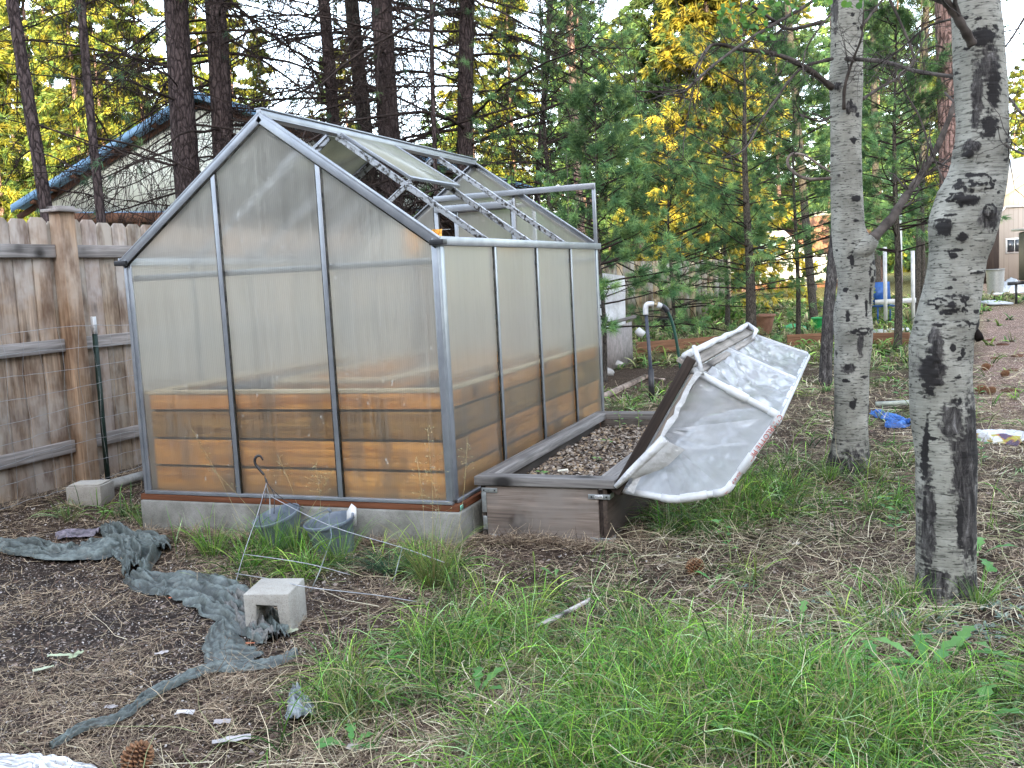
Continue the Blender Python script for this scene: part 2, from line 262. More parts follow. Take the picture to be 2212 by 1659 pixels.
class MB:
    def __init__(s): s.V=[]; s.F=[]; s.C=[]; s.G=[]; s.n=0
    def add(s,V,F,col=(1,1,1),Gc=None):
        V=np.asarray(V,float); s.V.append(V); c=np.asarray(col,float); s.C.append(np.broadcast_to(c,(len(V),3)) if c.ndim==1 else c)
        s.G.append(V if Gc is None else Gc)
        for f in (F if isinstance(F,list) else [F]):
            f=np.asarray(f)
            if f.size: s.F.append(f+s.n)
        s.n+=len(V); return s
    def box(s,a,b,w,h,up=(0,0,1),col=(1,1,1),jit=0):
        a=np.asarray(a,float); b=np.asarray(b,float); t=nrm(b-a); L=np.linalg.norm(b-a); up=np.asarray(up,float)
        x=nrm(np.cross(t,up)); z=np.cross(x,t); o=np.random.RandomState(int(abs(a.sum()*9173+b.sum()*331))%99999).rand(3)*20
        V=[];g=[]
        for e,(p,l) in enumerate(((a,0),(b,L))):
            for i,j in ((-1,-1),(1,-1),(1,1),(-1,1)):
                V.append(p+x*w/2*i+z*h/2*j+(random.uniform(-jit,jit) if jit else 0)); g.append((o[0]+l,o[1]+w/2*i,o[2]+h/2*j))
        return s.add(V,np.array([(0,3,2,1),(4,5,6,7),(0,1,5,4),(1,2,6,5),(2,3,7,6),(3,0,4,7)]),col,np.array(g))
    def tube(s,P,R,n=8,col=(1,1,1),caps=True):
        P=np.asarray(P,float); K=len(P); R=np.broadcast_to(np.asarray(R,float),(K,))
        T=np.gradient(P,axis=0); T/=np.linalg.norm(T,axis=1)[:,None]+1e-9
        u=nrm(np.cross(T[0],(0.13,.31,.94) if abs(T[0][2])<.9 else (1,0,0))); V=[];g=[]
        ang=np.arange(n)*2*pi/n; ln=0
        for k in range(K):
            u=nrm(u-T[k]*u.dot(T[k])); w_=np.cross(T[k],u)
            V.append(P[k]+R[k]*(np.cos(ang)[:,None]*u+np.sin(ang)[:,None]*w_))
            if k: ln+=np.linalg.norm(P[k]-P[k-1])
        V=np.concatenate(V); q=[]
        for k in range(K-1):
            for i in range(n): q.append((k*n+i,k*n+(i+1)%n,(k+1)*n+(i+1)%n,(k+1)*n+i))
        F=[np.array(q)]
        if caps:
            F.append(np.array([list(range(n))[::-1]])); F.append(np.array([[(K-1)*n+i for i in range(n)]]))
        return s.add(V,F,col)
    def lathe(s,c,prof,n=24,axis=(0,0,1),col=(1,1,1)):
        c=np.asarray(c,float); a=nrm(axis); u=nrm(np.cross(a,(1,.1,0))); w_=np.cross(a,u); ang=np.arange(n)*2*pi/n
        V=np.concatenate([c+a*z+r*(np.cos(ang)[:,None]*u+np.sin(ang)[:,None]*w_) for r,z in prof]); K=len(prof)
        q=[(k*n+i,k*n+(i+1)%n,(k+1)*n+(i+1)%n,(k+1)*n+i) for k in range(K-1) for i in range(n)]
        return s.add(V,np.array(q),col)
    def prism(s,pts,d,col=(1,1,1)):
        P=np.asarray(pts,float); d=np.asarray(d,float); n=len(P)
        nn_=sum(np.cross(P[i]-P[0],P[(i+1)%n]-P[0]) for i in range(n))
        if np.dot(nn_,d)<0: P=P[::-1]
        V=np.concatenate([P,P+d])
        F=[np.array([list(range(n))[::-1]]),np.array([[n+i for i in range(n)]]),np.array([(i,(i+1)%n,n+(i+1)%n,n+i) for i in range(n)])]
        return s.add(V,F,col)
    def grid(s,P,col=(1,1,1),closeu=False):
        P=np.asarray(P,float); a,b=P.shape[:2]; q=[(i*b+j,i*b+j+1,(i+1)*b+j+1,(i+1)*b+j) for i in range(a-1) for j in range(b-1)]
        c=np.asarray(col,float); return s.add(P.reshape(-1,3),np.array(q),c if c.ndim==1 else c.reshape(-1,3))
    def build(s,name,mat,parent=None,smooth=False,bevel=0,kind=None):
        by={}
        for f in s.F: by.setdefault(f.shape[1],[]).append(f)
        return mk(name,np.concatenate(s.V),[np.concatenate(v) for v in by.values()],mat,parent,np.concatenate(s.C),np.concatenate(s.G),smooth,bevel,kind)
def btubes(P,R,S=3):
    N,K,_=P.shape; T=np.gradient(P,axis=1); T/=np.linalg.norm(T,axis=2,keepdims=True)+1e-9
    ref=np.zeros_like(T); ref[...,2]=1; ref[np.abs(T[...,2])>.93]=(1,0,0)
    u=np.cross(T,ref); u/=np.linalg.norm(u,axis=2,keepdims=True)+1e-9; w_=np.cross(T,u); a=np.arange(S)*2*pi/S
    V=P[:,:,None,:]+R[:,:,None,None]*(np.cos(a)[None,None,:,None]*u[:,:,None,:]+np.sin(a)[None,None,:,None]*w_[:,:,None,:])
    base=(np.arange(N)*K*S)[:,None,None]; k=(np.arange(K-1)*S)[None,:,None]; i=np.arange(S)[None,None,:]; j=(i+1)%S
    F=np.stack([base+k+i,base+k+j,base+k+S+j,base+k+S+i],-1).reshape(-1,4); return V.reshape(-1,3),F
def strips(P,W,side):
    N,K,_=P.shape; s=side[:,None,:]*W[:,:,None]/2; V=np.stack([P-s,P+s],2).reshape(-1,3)
    b=(np.arange(N)*K*2)[:,None]; k=(np.arange(K-1)*2)[None,:]; F=np.stack([b+k,b+k+1,b+k+3,b+k+2],-1).reshape(-1,4); return V,F
def unit(a): return a/(np.linalg.norm(a,axis=-1,keepdims=True)+1e-9)
def grow(S,Dr,L,K,droop=0.,wob=.1,up=0.):
    N=len(S); P=np.zeros((N,K,3)); P[:,0]=S; d=unit(Dr.copy()); st=(L/(K-1))[:,None]
    for k in range(1,K):
        d=unit(d+rng.normal(0,wob,(N,3))+np.array([0,0,-droop])*(st/st.mean())+np.array([0,0,up])*(k/K)); P[:,k]=P[:,k-1]+d*st
    return P
# ================================================================ greenhouse
W_,LG,EA,RI=1.9,2.784,1.2955,1.985; BAY=[LG/4,LG/2,LG*3/4]; mid=-W_/2; SL=(RI-EA)/(W_/2)
gh=tag(empty('greenhouse',(mid,LG/2,-.2)),'aluminium greenhouse with hazy twin-wall panels and mostly bare roof bars on a concrete base','greenhouse')
def roofz(x): return EA+SL*(x+W_ if x<mid else -x)
b=MB()
b.box((-1.93,.05,-.15),(.045,.05,-.15),.16,.23); b.box((-1.93,LG-.04,-.15),(.045,LG-.04,-.15),.16,.23)
b.box((-1.85,.13,-.15),(-1.85,LG-.12,-.15),.16,.228); b.box((-.035,.13,-.15),(-.035,LG-.12,-.15),.16,.228)
b.build('foundation','found',gh,bevel=.008)
b=MB(); b.box((-1.935,.03,-.018),(.03,.03,-.018),.09,.032); b.box((-1.935,LG,-.018),(.03,LG,-.018),.09,.032)
b.box((-1.9,.08,-.018),(-1.9,LG-.05,-.018),.085,.031); b.box((-.012,.08,-.018),(-.012,LG-.05,-.018),.085,.031)
s=b.build('sill_beam','sill',gh,bevel=.002)
tg=MB(); tg.box((.0305,.005,-.018),(.0305,.04,-.018),.002,.024,col=(.25,.75,.6)); tg.build('lumber_tag','paper',s)
tg=MB()
for q in range(3): tg.box((.0322,.011,-.024+q*.006),(.0322,.034,-.024+q*.006),.001,.002,col=(.02,.12,.10))
tg.build('tag_print','paper',s)
b=MB(); 
for y in (0.0,LG): b.box((-W_,y-.004,.010),(0,y-.004,.010),.028,.018)
for x in (-W_,0): b.box((x,.03,.010),(x,LG-.03,.010),.026,.017)
b.build('base_rail','alu',gh,bevel=.001)
def post(x,y,sx,sy,z1=EA):
    b=MB(); b.box((x-sx*.016,y-.003,.02),(x-sx*.016,y-.003,z1),.042,.010,up=(0,1,0)); b.box((x+.003*sx,y+sy*.024,.02),(x+.003*sx,y+sy*.024,z1),.008,.05,up=(0,1,0))
    b.box((x-sx*.006,y-sy*.012,.02),(x-sx*.006,y-sy*.012,z1),.018,.012,up=(0,1,0)); return b.build('corner_post','alu',gh,bevel=.0015)
post(0,0,1,1); post(-W_,0,-1,1); post(0,LG,1,-1); post(-W_,LG,-1,-1)
def bar(a,b_,out,w=.026,name='glazing_bar'):
    o=np.array(out)*.006; m=MB(); m.box(np.array(a)+o,np.array(b_)+o,w,.012,up=out); ob=m.build(name,'alu',gh,bevel=.001)
    k=MB(); s=nrm(np.cross(nrm(np.array(b_)-np.array(a)),out))*(w/2+.0035); o2=np.array(out)*.003
    k.box(np.array(a)+o2+s,np.array(b_)+o2+s,.007,.009,up=out); k.box(np.array(a)+o2-s,np.array(b_)+o2-s,.006,.009,up=out); k.build('gasket','gasket',ob)
    return ob
for x in (-W_*2/3,-W_/3): bar((x,-.006,.02),(x,-.006,roofz(x)-.03),(0,-1,0))
for x in (-1.30,-.65): bar((x,LG+.002,.02),(x,LG+.002,roofz(x)-.03),(0,1,0),.035)
for y in BAY:
    bar((.006,y,.02),(.006,y,EA-.02),(1,0,0)); bar((-W_-.006,y,.02),(-W_-.006,y,EA-.02),(-1,0,0))
# rafters, ridge, gutters, roof bars
for y,o in ((-.008,-1),(LG+.004,1)):
    for sx in (-1,1):
        b=MB(); e=(0 if sx>0 else -W_); n_=nrm((SL*sx,0,1))
        a_=np.array((e+sx*.015,y,EA+.0)); c_=np.array((mid,y,RI+.002))
        b.box(a_+n_*.010,c_+n_*.010,.036,.010,up=n_); b.box(a_-n_*.012+np.array((0,o*.012,0)),c_-n_*.012+np.array((0,o*.012,0)),.010,.042,up=n_)
        ra=b.build('rafter','alu',gh,bevel=.0015); k=MB(); k.box(a_-n_*.036+np.array((0,o*.007,0)),c_-n_*.036+np.array((0,o*.007,0)),.008,.010,up=n_); k.build('gasket','gasket',ra)
b=MB(); b.box((mid,-.02,RI+.012),(mid,LG+.02,RI+.012),.028,.04); b.box((mid,-.02,RI+.036),(mid,LG+.02,RI+.036),.05,.008); b.box((mid,-.02,RI-.010),(mid,LG+.02,RI-.010),.07,.006)
b.build('ridge_beam','alu',gh,bevel=.002)
for sx,e in ((1,0),(-1,-W_)):
    b=MB(); b.box((e+sx*.022,-.03,EA+.004),(e+sx*.022,LG+.03,EA+.004),.008,.04); b.box((e,-.03,EA-.014),(e,LG+.03,EA-.014),.05,.010); b.box((e-sx*.02,-.03,EA),(e-sx*.02,LG+.03,EA),.008,.03)
    g=b.build('gutter','alu',gh,bevel=.0015)
    k=MB(); k.box((e+sx*.006,-.045,EA-.004),(e+sx*.006,.006,EA-.004),.075,.026); k.build('end_cap','black',g,bevel=.003)
def rpt(x,y,off=0.): 
    sx=1 if x>=mid else -1; n_=nrm((SL*sx,0,1)); return np.array((x,y,roofz(x)))+n_*off
for y in BAY:
    for sx,e in ((1,-.012),(-1,-W_+.012)):
        b=MB(); n_=nrm((SL*sx,0,1)); a_=rpt(e,y,.006); c_=rpt(mid+sx*.03,y,.006)
        b.box(a_,c_,.022,.009,up=n_); b.box(a_-n_*.018,c_-n_*.018,.008,.026,up=n_); b.build('roof_bar','aludirty',gh,bevel=.001)
b=MB(); b.box((-W_+.03,.028,1.205),(-.03,.028,1.205),.012,.032); b.build('cross_brace','alu',gh,bevel=.001)
b=MB(); b.box((-1.92,LG-.018,1.742),(.02,LG-.018,1.742),.02,.045) if False else b.box((-1.30,LG-.02,1.742),(.012,LG-.02,1.742),.02,.042); b.build('door_track','alu',gh,bevel=.001)
b=MB(); b.box((-.004,LG-.004,EA+.02),(-.004,LG-.004,1.764),.022,.03,up=(0,1,0)); b.build('track_post','alu',gh,bevel=.001)
b=MB(); b.box((-1.30,LG-.02,1.66),(-.65,LG-.02,1.66),.02,.05); b.build('door_header','alu',gh,bevel=.001)
b=MB(); b.box((-W_+.03,LG-.028,1.205),(-1.32,LG-.028,1.205),.012,.032); b.box((-.63,LG-.028,1.205),(-.03,LG-.028,1.205),.012,.032); b.build('rear_brace','alu',gh,bevel=.001)
# panels
def sheet(pts): P=np.array(pts,float); return MB().add(P,[np.array([list(range(len(P)))])])
def panel(pts,d,mat,name='panel'): return sheet(np.array(pts,float)+np.array(d)/2).build(name,mat,gh)
xs=[-W_+.012,-W_*2/3-.014,-W_*2/3+.014,-W_/3-.014,-W_/3+.014,-.012]
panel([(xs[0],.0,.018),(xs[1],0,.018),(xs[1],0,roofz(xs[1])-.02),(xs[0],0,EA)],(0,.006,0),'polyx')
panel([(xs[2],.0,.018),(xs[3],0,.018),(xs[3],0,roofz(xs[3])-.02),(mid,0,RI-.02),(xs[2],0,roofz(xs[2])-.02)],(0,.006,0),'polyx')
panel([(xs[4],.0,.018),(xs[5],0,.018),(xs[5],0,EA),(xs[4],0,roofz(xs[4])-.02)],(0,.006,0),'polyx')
ys=[.03]+[v for y in BAY for v in (y-.014,y+.014)]+[LG-.02]
for q in range(4):
    for x,d in ((-.004,.006),(-W_-.002,.006)):
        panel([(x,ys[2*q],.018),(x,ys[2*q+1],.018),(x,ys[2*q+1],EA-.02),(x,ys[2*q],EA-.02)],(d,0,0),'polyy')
yb=LG-.006
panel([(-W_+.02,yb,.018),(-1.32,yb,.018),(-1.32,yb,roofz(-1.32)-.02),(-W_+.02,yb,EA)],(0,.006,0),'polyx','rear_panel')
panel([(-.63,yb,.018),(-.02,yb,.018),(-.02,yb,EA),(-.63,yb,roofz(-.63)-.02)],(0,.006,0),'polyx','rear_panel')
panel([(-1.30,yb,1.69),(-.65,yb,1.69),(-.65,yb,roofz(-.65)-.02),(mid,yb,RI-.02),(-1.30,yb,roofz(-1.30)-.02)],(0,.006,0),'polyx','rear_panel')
dr=MB()
for x in (-1.14,-.49): dr.box((x,LG+.03,.02),(x,LG+.03,1.66),.028,.02,up=(0,1,0))
for z in (.035,.8,1.645): dr.box((-1.125,LG+.03,z),(-.505,LG+.03,z),.018,.03)
dr=dr.build('sliding_door','alu',gh,bevel=.001)
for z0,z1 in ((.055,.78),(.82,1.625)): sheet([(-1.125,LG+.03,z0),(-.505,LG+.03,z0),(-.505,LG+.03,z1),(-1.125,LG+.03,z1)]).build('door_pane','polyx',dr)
# roof vents
for sx,xe,o in ((1,-.50,.020),(-1,-1.235,.012)):
    n_=nrm((SL*sx,0,1)); y0,y1=BAY[0]+.016,BAY[1]-.016; x0=mid+sx*.035
    pts=[rpt(x0,y0,.014),rpt(x0,y1,.014),rpt(xe,y1,.014+o),rpt(xe,y0,.014+o)]
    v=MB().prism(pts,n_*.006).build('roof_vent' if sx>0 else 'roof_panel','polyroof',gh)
    f=MB(); up=n_
    f.box(pts[1]+n_*.004,pts[2]+n_*.004,.018,.016,up=up); f.box(pts[3]+n_*.004,pts[0]+n_*.004,.018,.016,up=up); f.box(pts[2]+n_*.004,pts[3]+n_*.004,.02,.017,up=up)
    f.build('vent_frame','alu',v,bevel=.001)
# ---------------- raised bed inside, against all walls, open aisle to the rear door
bed=tag(empty('raised_bed',(mid,LG/2,-.03)),'orange cedar plank raised bed standing inside the greenhouse behind the hazy panels','raised bed')
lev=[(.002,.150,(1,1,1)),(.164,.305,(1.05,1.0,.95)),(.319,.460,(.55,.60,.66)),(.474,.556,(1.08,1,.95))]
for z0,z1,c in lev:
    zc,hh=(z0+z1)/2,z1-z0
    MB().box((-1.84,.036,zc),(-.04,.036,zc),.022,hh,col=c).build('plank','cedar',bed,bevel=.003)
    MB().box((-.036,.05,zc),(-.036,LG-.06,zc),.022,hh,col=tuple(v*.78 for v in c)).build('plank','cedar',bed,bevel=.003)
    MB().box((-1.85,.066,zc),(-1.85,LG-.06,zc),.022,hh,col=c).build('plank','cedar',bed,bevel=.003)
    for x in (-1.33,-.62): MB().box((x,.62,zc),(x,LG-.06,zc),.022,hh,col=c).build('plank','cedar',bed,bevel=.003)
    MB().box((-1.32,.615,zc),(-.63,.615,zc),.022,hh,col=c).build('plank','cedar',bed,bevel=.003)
b=MB(); b.box((-1.83,.056,.27),(-.06,.056,.27),.014,.53); b.box((-.057,.066,.27),(-.057,LG-.07,.27),.014,.53); b.box((-1.826,.085,.27),(-1.826,LG-.07,.27),.014,.53); b.build('gap_backing','black',bed)  # black sheets added behind the planks so the gaps read as shade
b=MB(); b.box((-1.87,.047,.568),(-.03,.047,.568),.055,.020); b.box((-.05,.076,.567),(-.05,LG-.05,.567),.05,.019); b.box((-1.845,.095,.567),(-1.845,LG-.05,.567),.05,.019)
b.box((-1.34,.612,.567),(-.61,.612,.567),.045,.019); 
for x in (-1.33,-.62): b.box((x,.637,.567),(x,LG-.05,.567),.045,.018)
b.build('cap_rail','cedar_pale',bed,bevel=.002)
def soilgrid(x0,x1,y0,y1,z,name,parent,mat='mulch',n=30,amp=.02):
    X,Y=np.meshgrid(np.linspace(x0,x1,n),np.linspace(y0,y1,n)); Z=z+amp*(fbm(X,Y,0,9)-.5)*2
    return MB().grid(np.stack([X,Y,Z],-1)).build(name,mat,parent,smooth=True)
# soil material
def soil(name,c1,c2,c3,speck=0):
    m,t,n,l,b=nodes(name); v=coord(t,'pos'); c=ramp(t,noise(t,v,26,7,.75),[(.3,c1),(.5,c2),(.72,c3)])
    c=mix(t,.6,c,ramp(t,noise(t,v,3,4),[(.3,.55),(.7,1.25)]),'MULTIPLY')
    if speck:
        vo=t.nodes.new('ShaderNodeTexVoronoi'); vo.inputs['Scale'].default_value=95; l.new(v,vo.inputs['Vector'])
        sp=n.new('ShaderNodeSeparateColor'); l.new(vo.outputs['Color'],sp.inputs[0]); th=n.new('ShaderNodeMath'); th.operation='GREATER_THAN'; th.inputs[1].default_value=.78; l.new(sp.outputs[0],th.inputs[0])
        near=ramp(t,vo.outputs['Distance'],[(.22,1.),(.34,0.)]); ff=n.new('ShaderNodeMath'); ff.operation='MULTIPLY'; l.new(th.outputs[0],ff.inputs[0]); l.new(near,ff.inputs[1])
        c=mix(t,ff.outputs[0],c,(.50,.46,.44))
    c=mix(t,1.,c,attr(t),'MULTIPLY'); l.new(c,b.inputs['Base Color']); b.inputs['Roughness'].default_value=.98; b.inputs['Specular IOR Level'].default_value=.1
    bump(t,b,noise(t,v,60,6,.75),1.,.02); return m
M['mulch']=soil('dark_mulch',(.03,.021,.016),(.085,.06,.048),(.19,.145,.12))
M['ground']=soil('forest_floor',(.018,.014,.013),(.055,.043,.038),(.14,.11,.095),1)
for k,(x0,x1,y0,y1) in enumerate(((-1.83,-.07,.08,.6),(-.61,-.07,.6,LG-.07),(-1.83,-1.34,.6,LG-.07))): soilgrid(x0,x1,y0,y1,.50-.002*k,'soil',bed)
# orange sack on the bed by the rear door
s=MB(); th=np.linspace(0,2*pi,18); zz=np.linspace(0,1,10); P=np.array([[(-1.22+.085*cos(a)*(1-.5*z**2)*(1+.15*sin(3*a+z*4)),2.55+.07*sin(a)*(1-.5*z**2),.585+.30*z+.02*cos(2*a)) for a in th] for z in zz])
# ================================================================ planter with hinged hoop cover
pl=tag(empty('planter_box',(.43,1.2,-.2)),'low weathered wooden planter box full of dry leaves beside the greenhouse','planter box')
x0,x1,y0,y1,zt=.095,.755,.125,2.27,.076
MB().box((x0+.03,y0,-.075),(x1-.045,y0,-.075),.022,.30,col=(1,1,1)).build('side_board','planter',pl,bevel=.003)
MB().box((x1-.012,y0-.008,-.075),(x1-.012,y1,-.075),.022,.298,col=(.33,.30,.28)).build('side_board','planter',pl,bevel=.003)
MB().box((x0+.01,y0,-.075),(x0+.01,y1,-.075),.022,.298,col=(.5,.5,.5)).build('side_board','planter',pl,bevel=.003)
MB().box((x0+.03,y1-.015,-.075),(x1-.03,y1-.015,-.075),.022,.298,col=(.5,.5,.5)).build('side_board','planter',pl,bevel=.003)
MB().box((x1-.033,y0-.001,-.085),(x1-.033,y0+.03,-.085),.028,.29,col=(.9,.9,.9)).build('corner_block','darkwood',pl,bevel=.003)
for a_,b_ in (((.07,.148,.1005),(.80,.148,.1005)),((.118,.197,.1),(.118,2.255,.1)),((.752,.197,.1),(.752,2.255,.1)),((.07,2.30,.1),(.80,2.30,.1))):
    MB().box(a_,b_,.094,.045,jit=.001).build('cap_rail','cap',pl,bevel=.004)
soilgrid(x0+.02,x1-.02,y0+.01,y1-.02,.005,'mulch',pl,n=40,amp=.02)
def bracket(c,dx,dz,lab=True,wrap=False):
    m=MB(); c=np.array(c); m.box(c,c+np.array((dx,0,0)),.004,.024)
    if dz: m.box(c+np.array((.012,-.001,-.012)),c+np.array((.012,-.001,-.012-dz)),.024,.004,up=(0,1,0))
    if wrap: m.box(c+np.array((dx-.002,.003,0)),c+np.array((dx-.002,.075,0)),.004,.024)
    o=m.build('bracket','galv',pl,bevel=.001)
    k=MB()
    for f in (.16,.84): k.lathe(c+np.array((dx*f,-.0025,0)),[(.0001,-.002),(.0045,-.0015),(.0045,.001)],8,(0,1,0))
    k.build('screw','black',o)
    if lab:
        k=MB(); k.box(c+np.array((dx*.3,-.0028,0)),c+np.array((dx*.68,-.0028,0)),.001,.017,col=(.85,.85,.85))
        for q in range(6): k.box(c+np.array((dx*(.33+.055*q),-.0038,.001)),c+np.array((dx*(.36+.055*q),-.0038,.001)),.001,.007,col=(.05,.05,.06))
        k.build('sticker','paper',o)
bracket((.105,y0-.014,.052),.085,.10,False); bracket((.662,y0-.014,.036),.108,0,True,True); bracket((.664,y0-.014,-.178),.108,0,False,True); bracket((.135,y0-.014,-.182),.055,0,True)
m=MB(); m.box((.117,y0-.014,-.08),(.117,y0-.014,-.15),.022,.004,up=(0,1,0)); m.build('bracket','galv',pl,bevel=.001)
# cover
cv=tag(empty('hoop_cover',(.79,1.2,.12)),'tipped-open PVC hoop cover wrapped in clear plastic, hinged on the planter box','planter cover')
hg=np.array((.785,.13,.06)); top=np.array((1.155,.13,.675)); Yv=np.array((0,1.,0)); wd=nrm(top-hg); nn=np.array((wd[2],0,-wd[0]))
def cp(w,n_,y): return np.array((hg[0],y,hg[2]))+wd*w+nn*n_
Lc=np.linalg.norm(top-hg); YN,YF=.13,2.32
MB().box(cp(.0,.01,YN),cp(Lc+.03,.01,YN),.022,.048,up=nn).build('frame_board','darkwood',cv,bevel=.003)
MB().box(cp(.0,.0,YF),cp(Lc,.0,YF),.022,.085,up=nn).build('frame_board','cap',cv,bevel=.003)
MB().box(cp(Lc-.01,-.005,YN+.01),cp(Lc-.01,-.005,YF-.01),.022,.085,up=nn,col=(1.25,1.2,1.1)).build('frame_board','cap',cv,bevel=.003)
MB().box(cp(.01,.0,YN+.01),cp(.01,.0,YF-.01),.022,.08,up=nn).build('frame_board','darkwood',cv,bevel=.003)
MB().box(cp(Lc-.03,.058,YN+.03),cp(Lc-.03,.058,YF-.03),.03,.035,up=nn,col=(1.5,1.45,1.35)).build('batten','cap',cv,bevel=.003)
MB().box(cp(.18,.062,YN-.012),cp(Lc-.03,.062,YN-.012),.02,.032,up=nn,col=(.9,.8,.7)).build('batten','cap',cv,bevel=.003)
hp=[(.03,.03),(.115,.30),(.27,.52),(.61,.60+.0),(Lc-.03,.03)]
def loc_from(P): 
    v=np.array(P)-hg; return (v@wd, v@nn)
HN=[(.02,.02),loc_from((1.066,.13,.024)),loc_from((1.314,.13,.069)),loc_from((1.564,.13,.422)),(Lc-.02,.03)]
HF=[(.02,.02),loc_from((1.03,.13,.12)),loc_from((1.28,.13,.15)),loc_from((1.535,.13,.50)),(Lc-.02,.03)]
def roundpoly(pts,r=.035):
    out=[pts[0]]
    for a_,b_,c_ in zip(pts,pts[1:],pts[2:]):
        for f in (0,.5,1):
            p=b_+nrm(a_-b_)*r*(1-f)**2+nrm(c_-b_)*r*f**2; out.append(p)
    out.append(pts[-1]); return np.array(out)
hoops=[]
smoothp=lambda P:np.array(P)
for y in (YN+.02,(YN+YF)/2-.02,YF-.02):
    f=(y-YN)/(YF-YN); pts=[cp(a_[0]*(1-f)+b_[0]*f,a_[1]*(1-f)+b_[1]*f,y) for a_,b_ in zip(HN,HF)]; hoops.append(pts)
    o=MB().tube(roundpoly(pts,.03),.0165,12).build('pipe_hoop','white',cv,smooth=True)
    for i in (1,2,3): MB().tube(smoothp([pts[i]+nrm(pts[i-1]-pts[i])*.055,pts[i]+nrm(pts[i-1]-pts[i])*.018,pts[i]+nrm(pts[i+1]-pts[i])*.018,pts[i]+nrm(pts[i+1]-pts[i])*.055]),.0192,12).build('elbow_fitting','white',o,smooth=True)
pts=hoops[0]
def seg(a_,b_,f): return a_*(1-f)+b_*f
for a_,b_,f0,f1 in ((3,2,.50,.72),(4,3,.42,.64),(2,1,.35,.85)): MB().tube([seg(pts[a_],pts[b_],f0),seg(pts[a_],pts[b_],f1)],.021,14).build('pipe_clip','white',cv,bevel=.001)
o=MB().tube([cp(Lc*.5,.60,YN+.02)*0+seg(pts[3],pts[2],.02),seg(hoops[2][3],hoops[2][2],.02)],.0165,12).build('ridge_pipe','white',cv,smooth=True)
# loose clip of white pipe half at the lower end of the frame
m=MB(); a_=Y_=None
q0=PY(1330,1052,.09); q1=PY(1437,948,.09); m.tube([q0,seg(q0,q1,.3),seg(q0,q1,.7),q1],[.012,.020,.023,.024],12); 
pp=np.array([[seg(q0+(.0,.0,0),q1,u)+nn*.10*v*min(1,u*1.6)+np.array((0,-.012+.03*v*v,0)) for v in np.linspace(0,1,6)] for u in np.linspace(0.25,1,8)]); m.grid(pp); m.build('half_pipe','filmwhite',cv,smooth=True)
# writing on the near hoop
def textobj(body,size,origin,xdir,ydir,mat,parent,ext=.0004):
    cu=bpy.data.curves.new('t','FONT'); cu.body=body; cu.size=size; cu.extrude=ext; cu.align_x='CENTER'; cu.align_y='CENTER'
    o=bpy.data.objects.new('t',cu); COL.objects.link(o); bpy.context.view_layer.update(); me=bpy.data.meshes.new_from_object(o); bpy.data.objects.remove(o)
    V=np.array([v.co[:] for v in me.vertices]); X=nrm(xdir); Yd=nrm(np.asarray(ydir)-X*np.dot(ydir,X)); Zd=np.cross(X,Yd)
    for v,c in zip(me.vertices,V): v.co=np.asarray(origin)+X*c[0]+Yd*c[1]+Zd*c[2]
    me.materials.append(M[mat]); ob=bpy.data.objects.new('lettering',me); COL.objects.link(ob); attach(ob,parent); return ob
M['redink']=basic('faded_red_ink',(.45,.08,.06),(.55,.12,.09),20,.7,0,useattr=False)
M['blackink']=basic('black_ink',(.02,.02,.025),(.04,.04,.045),20,.7,0,useattr=False)
xd=nrm(pts[2]-pts[3]); yd=np.cross((0,-1,0),xd)
textobj('CHARLOTTE PIPE',.033,seg(pts[3],pts[2],.27)+np.array((0,-.0176,0)),xd,yd,'redink',cv)
textobj('SCH 40 PVC 1120',.017,seg(pts[3],pts[2],.86)+np.array((0,-.0176,0)),xd,yd,'redink',cv)
# film: between hoops and on the near end
def film_patch(c00,c10,c11,c01,n=16,sag=.03,amp=.010,nv=(0,0,1),seed=0.):
    U,Vv=np.meshgrid(np.linspace(0,1,n),np.linspace(0,1,n),indexing='ij'); U=U[...,None]; Vv=Vv[...,None]
    P=(c00*(1-U)+c10*U)*(1-Vv)+(c01*(1-U)+c11*U)*Vv; e=(16*U*(1-U)*Vv*(1-Vv)); nv=nrm(nv)
    uu=U[...,0]; vv_=Vv[...,0]; r=fbm(P[...,0]*1+seed,P[...,1],P[...,2],14)-.5; fold=np.abs((fbm(uu*1.2+vv_*2.5+seed,vv_*5-uu*3+seed*3,0,1.6,3)-.5))*4
    return P+nv*(-sag*e+(amp*r[...,None]*2-amp*2*fold[...,None])*np.minimum(1,e*3))
fm=MB(); 
for h0,h1 in ((hoops[0],hoops[1]),(hoops[1],hoops[2])):
    for i in range(4):
        nv=nrm(np.cross(h1[i]-h0[i],h0[i+1]-h0[i])); ctr=(h0[0]+h0[4])/2
        if np.dot(nv,(h0[i]+h0[i+1])/2-ctr)<0: nv=-nv
        o_=nv*.009; fm.grid(film_patch(h0[i]+o_,h0[i+1]+o_,h1[i+1]+o_,h1[i]+o_,22,.035,.014,nv,i*3.))
fm.build('plastic_film','film',cv,smooth=True)
E_=lambda p:p+np.array((0,.006,0)); ed=MB(); c_=(pts[0]+pts[4])/2
rows=18; bd=[E_(pts[0]),E_(pts[1]),E_(pts[2]),E_(pts[3]),E_(pts[4])]
for i in range(4):
    ed.grid(film_patch(bd[i],bd[i+1],E_(c_)+(bd[i+1]-E_(c_))*.02,E_(c_),14,-.0,.006,(0,1,0),7.+i))
ed.build('end_film','film',cv,smooth=True)
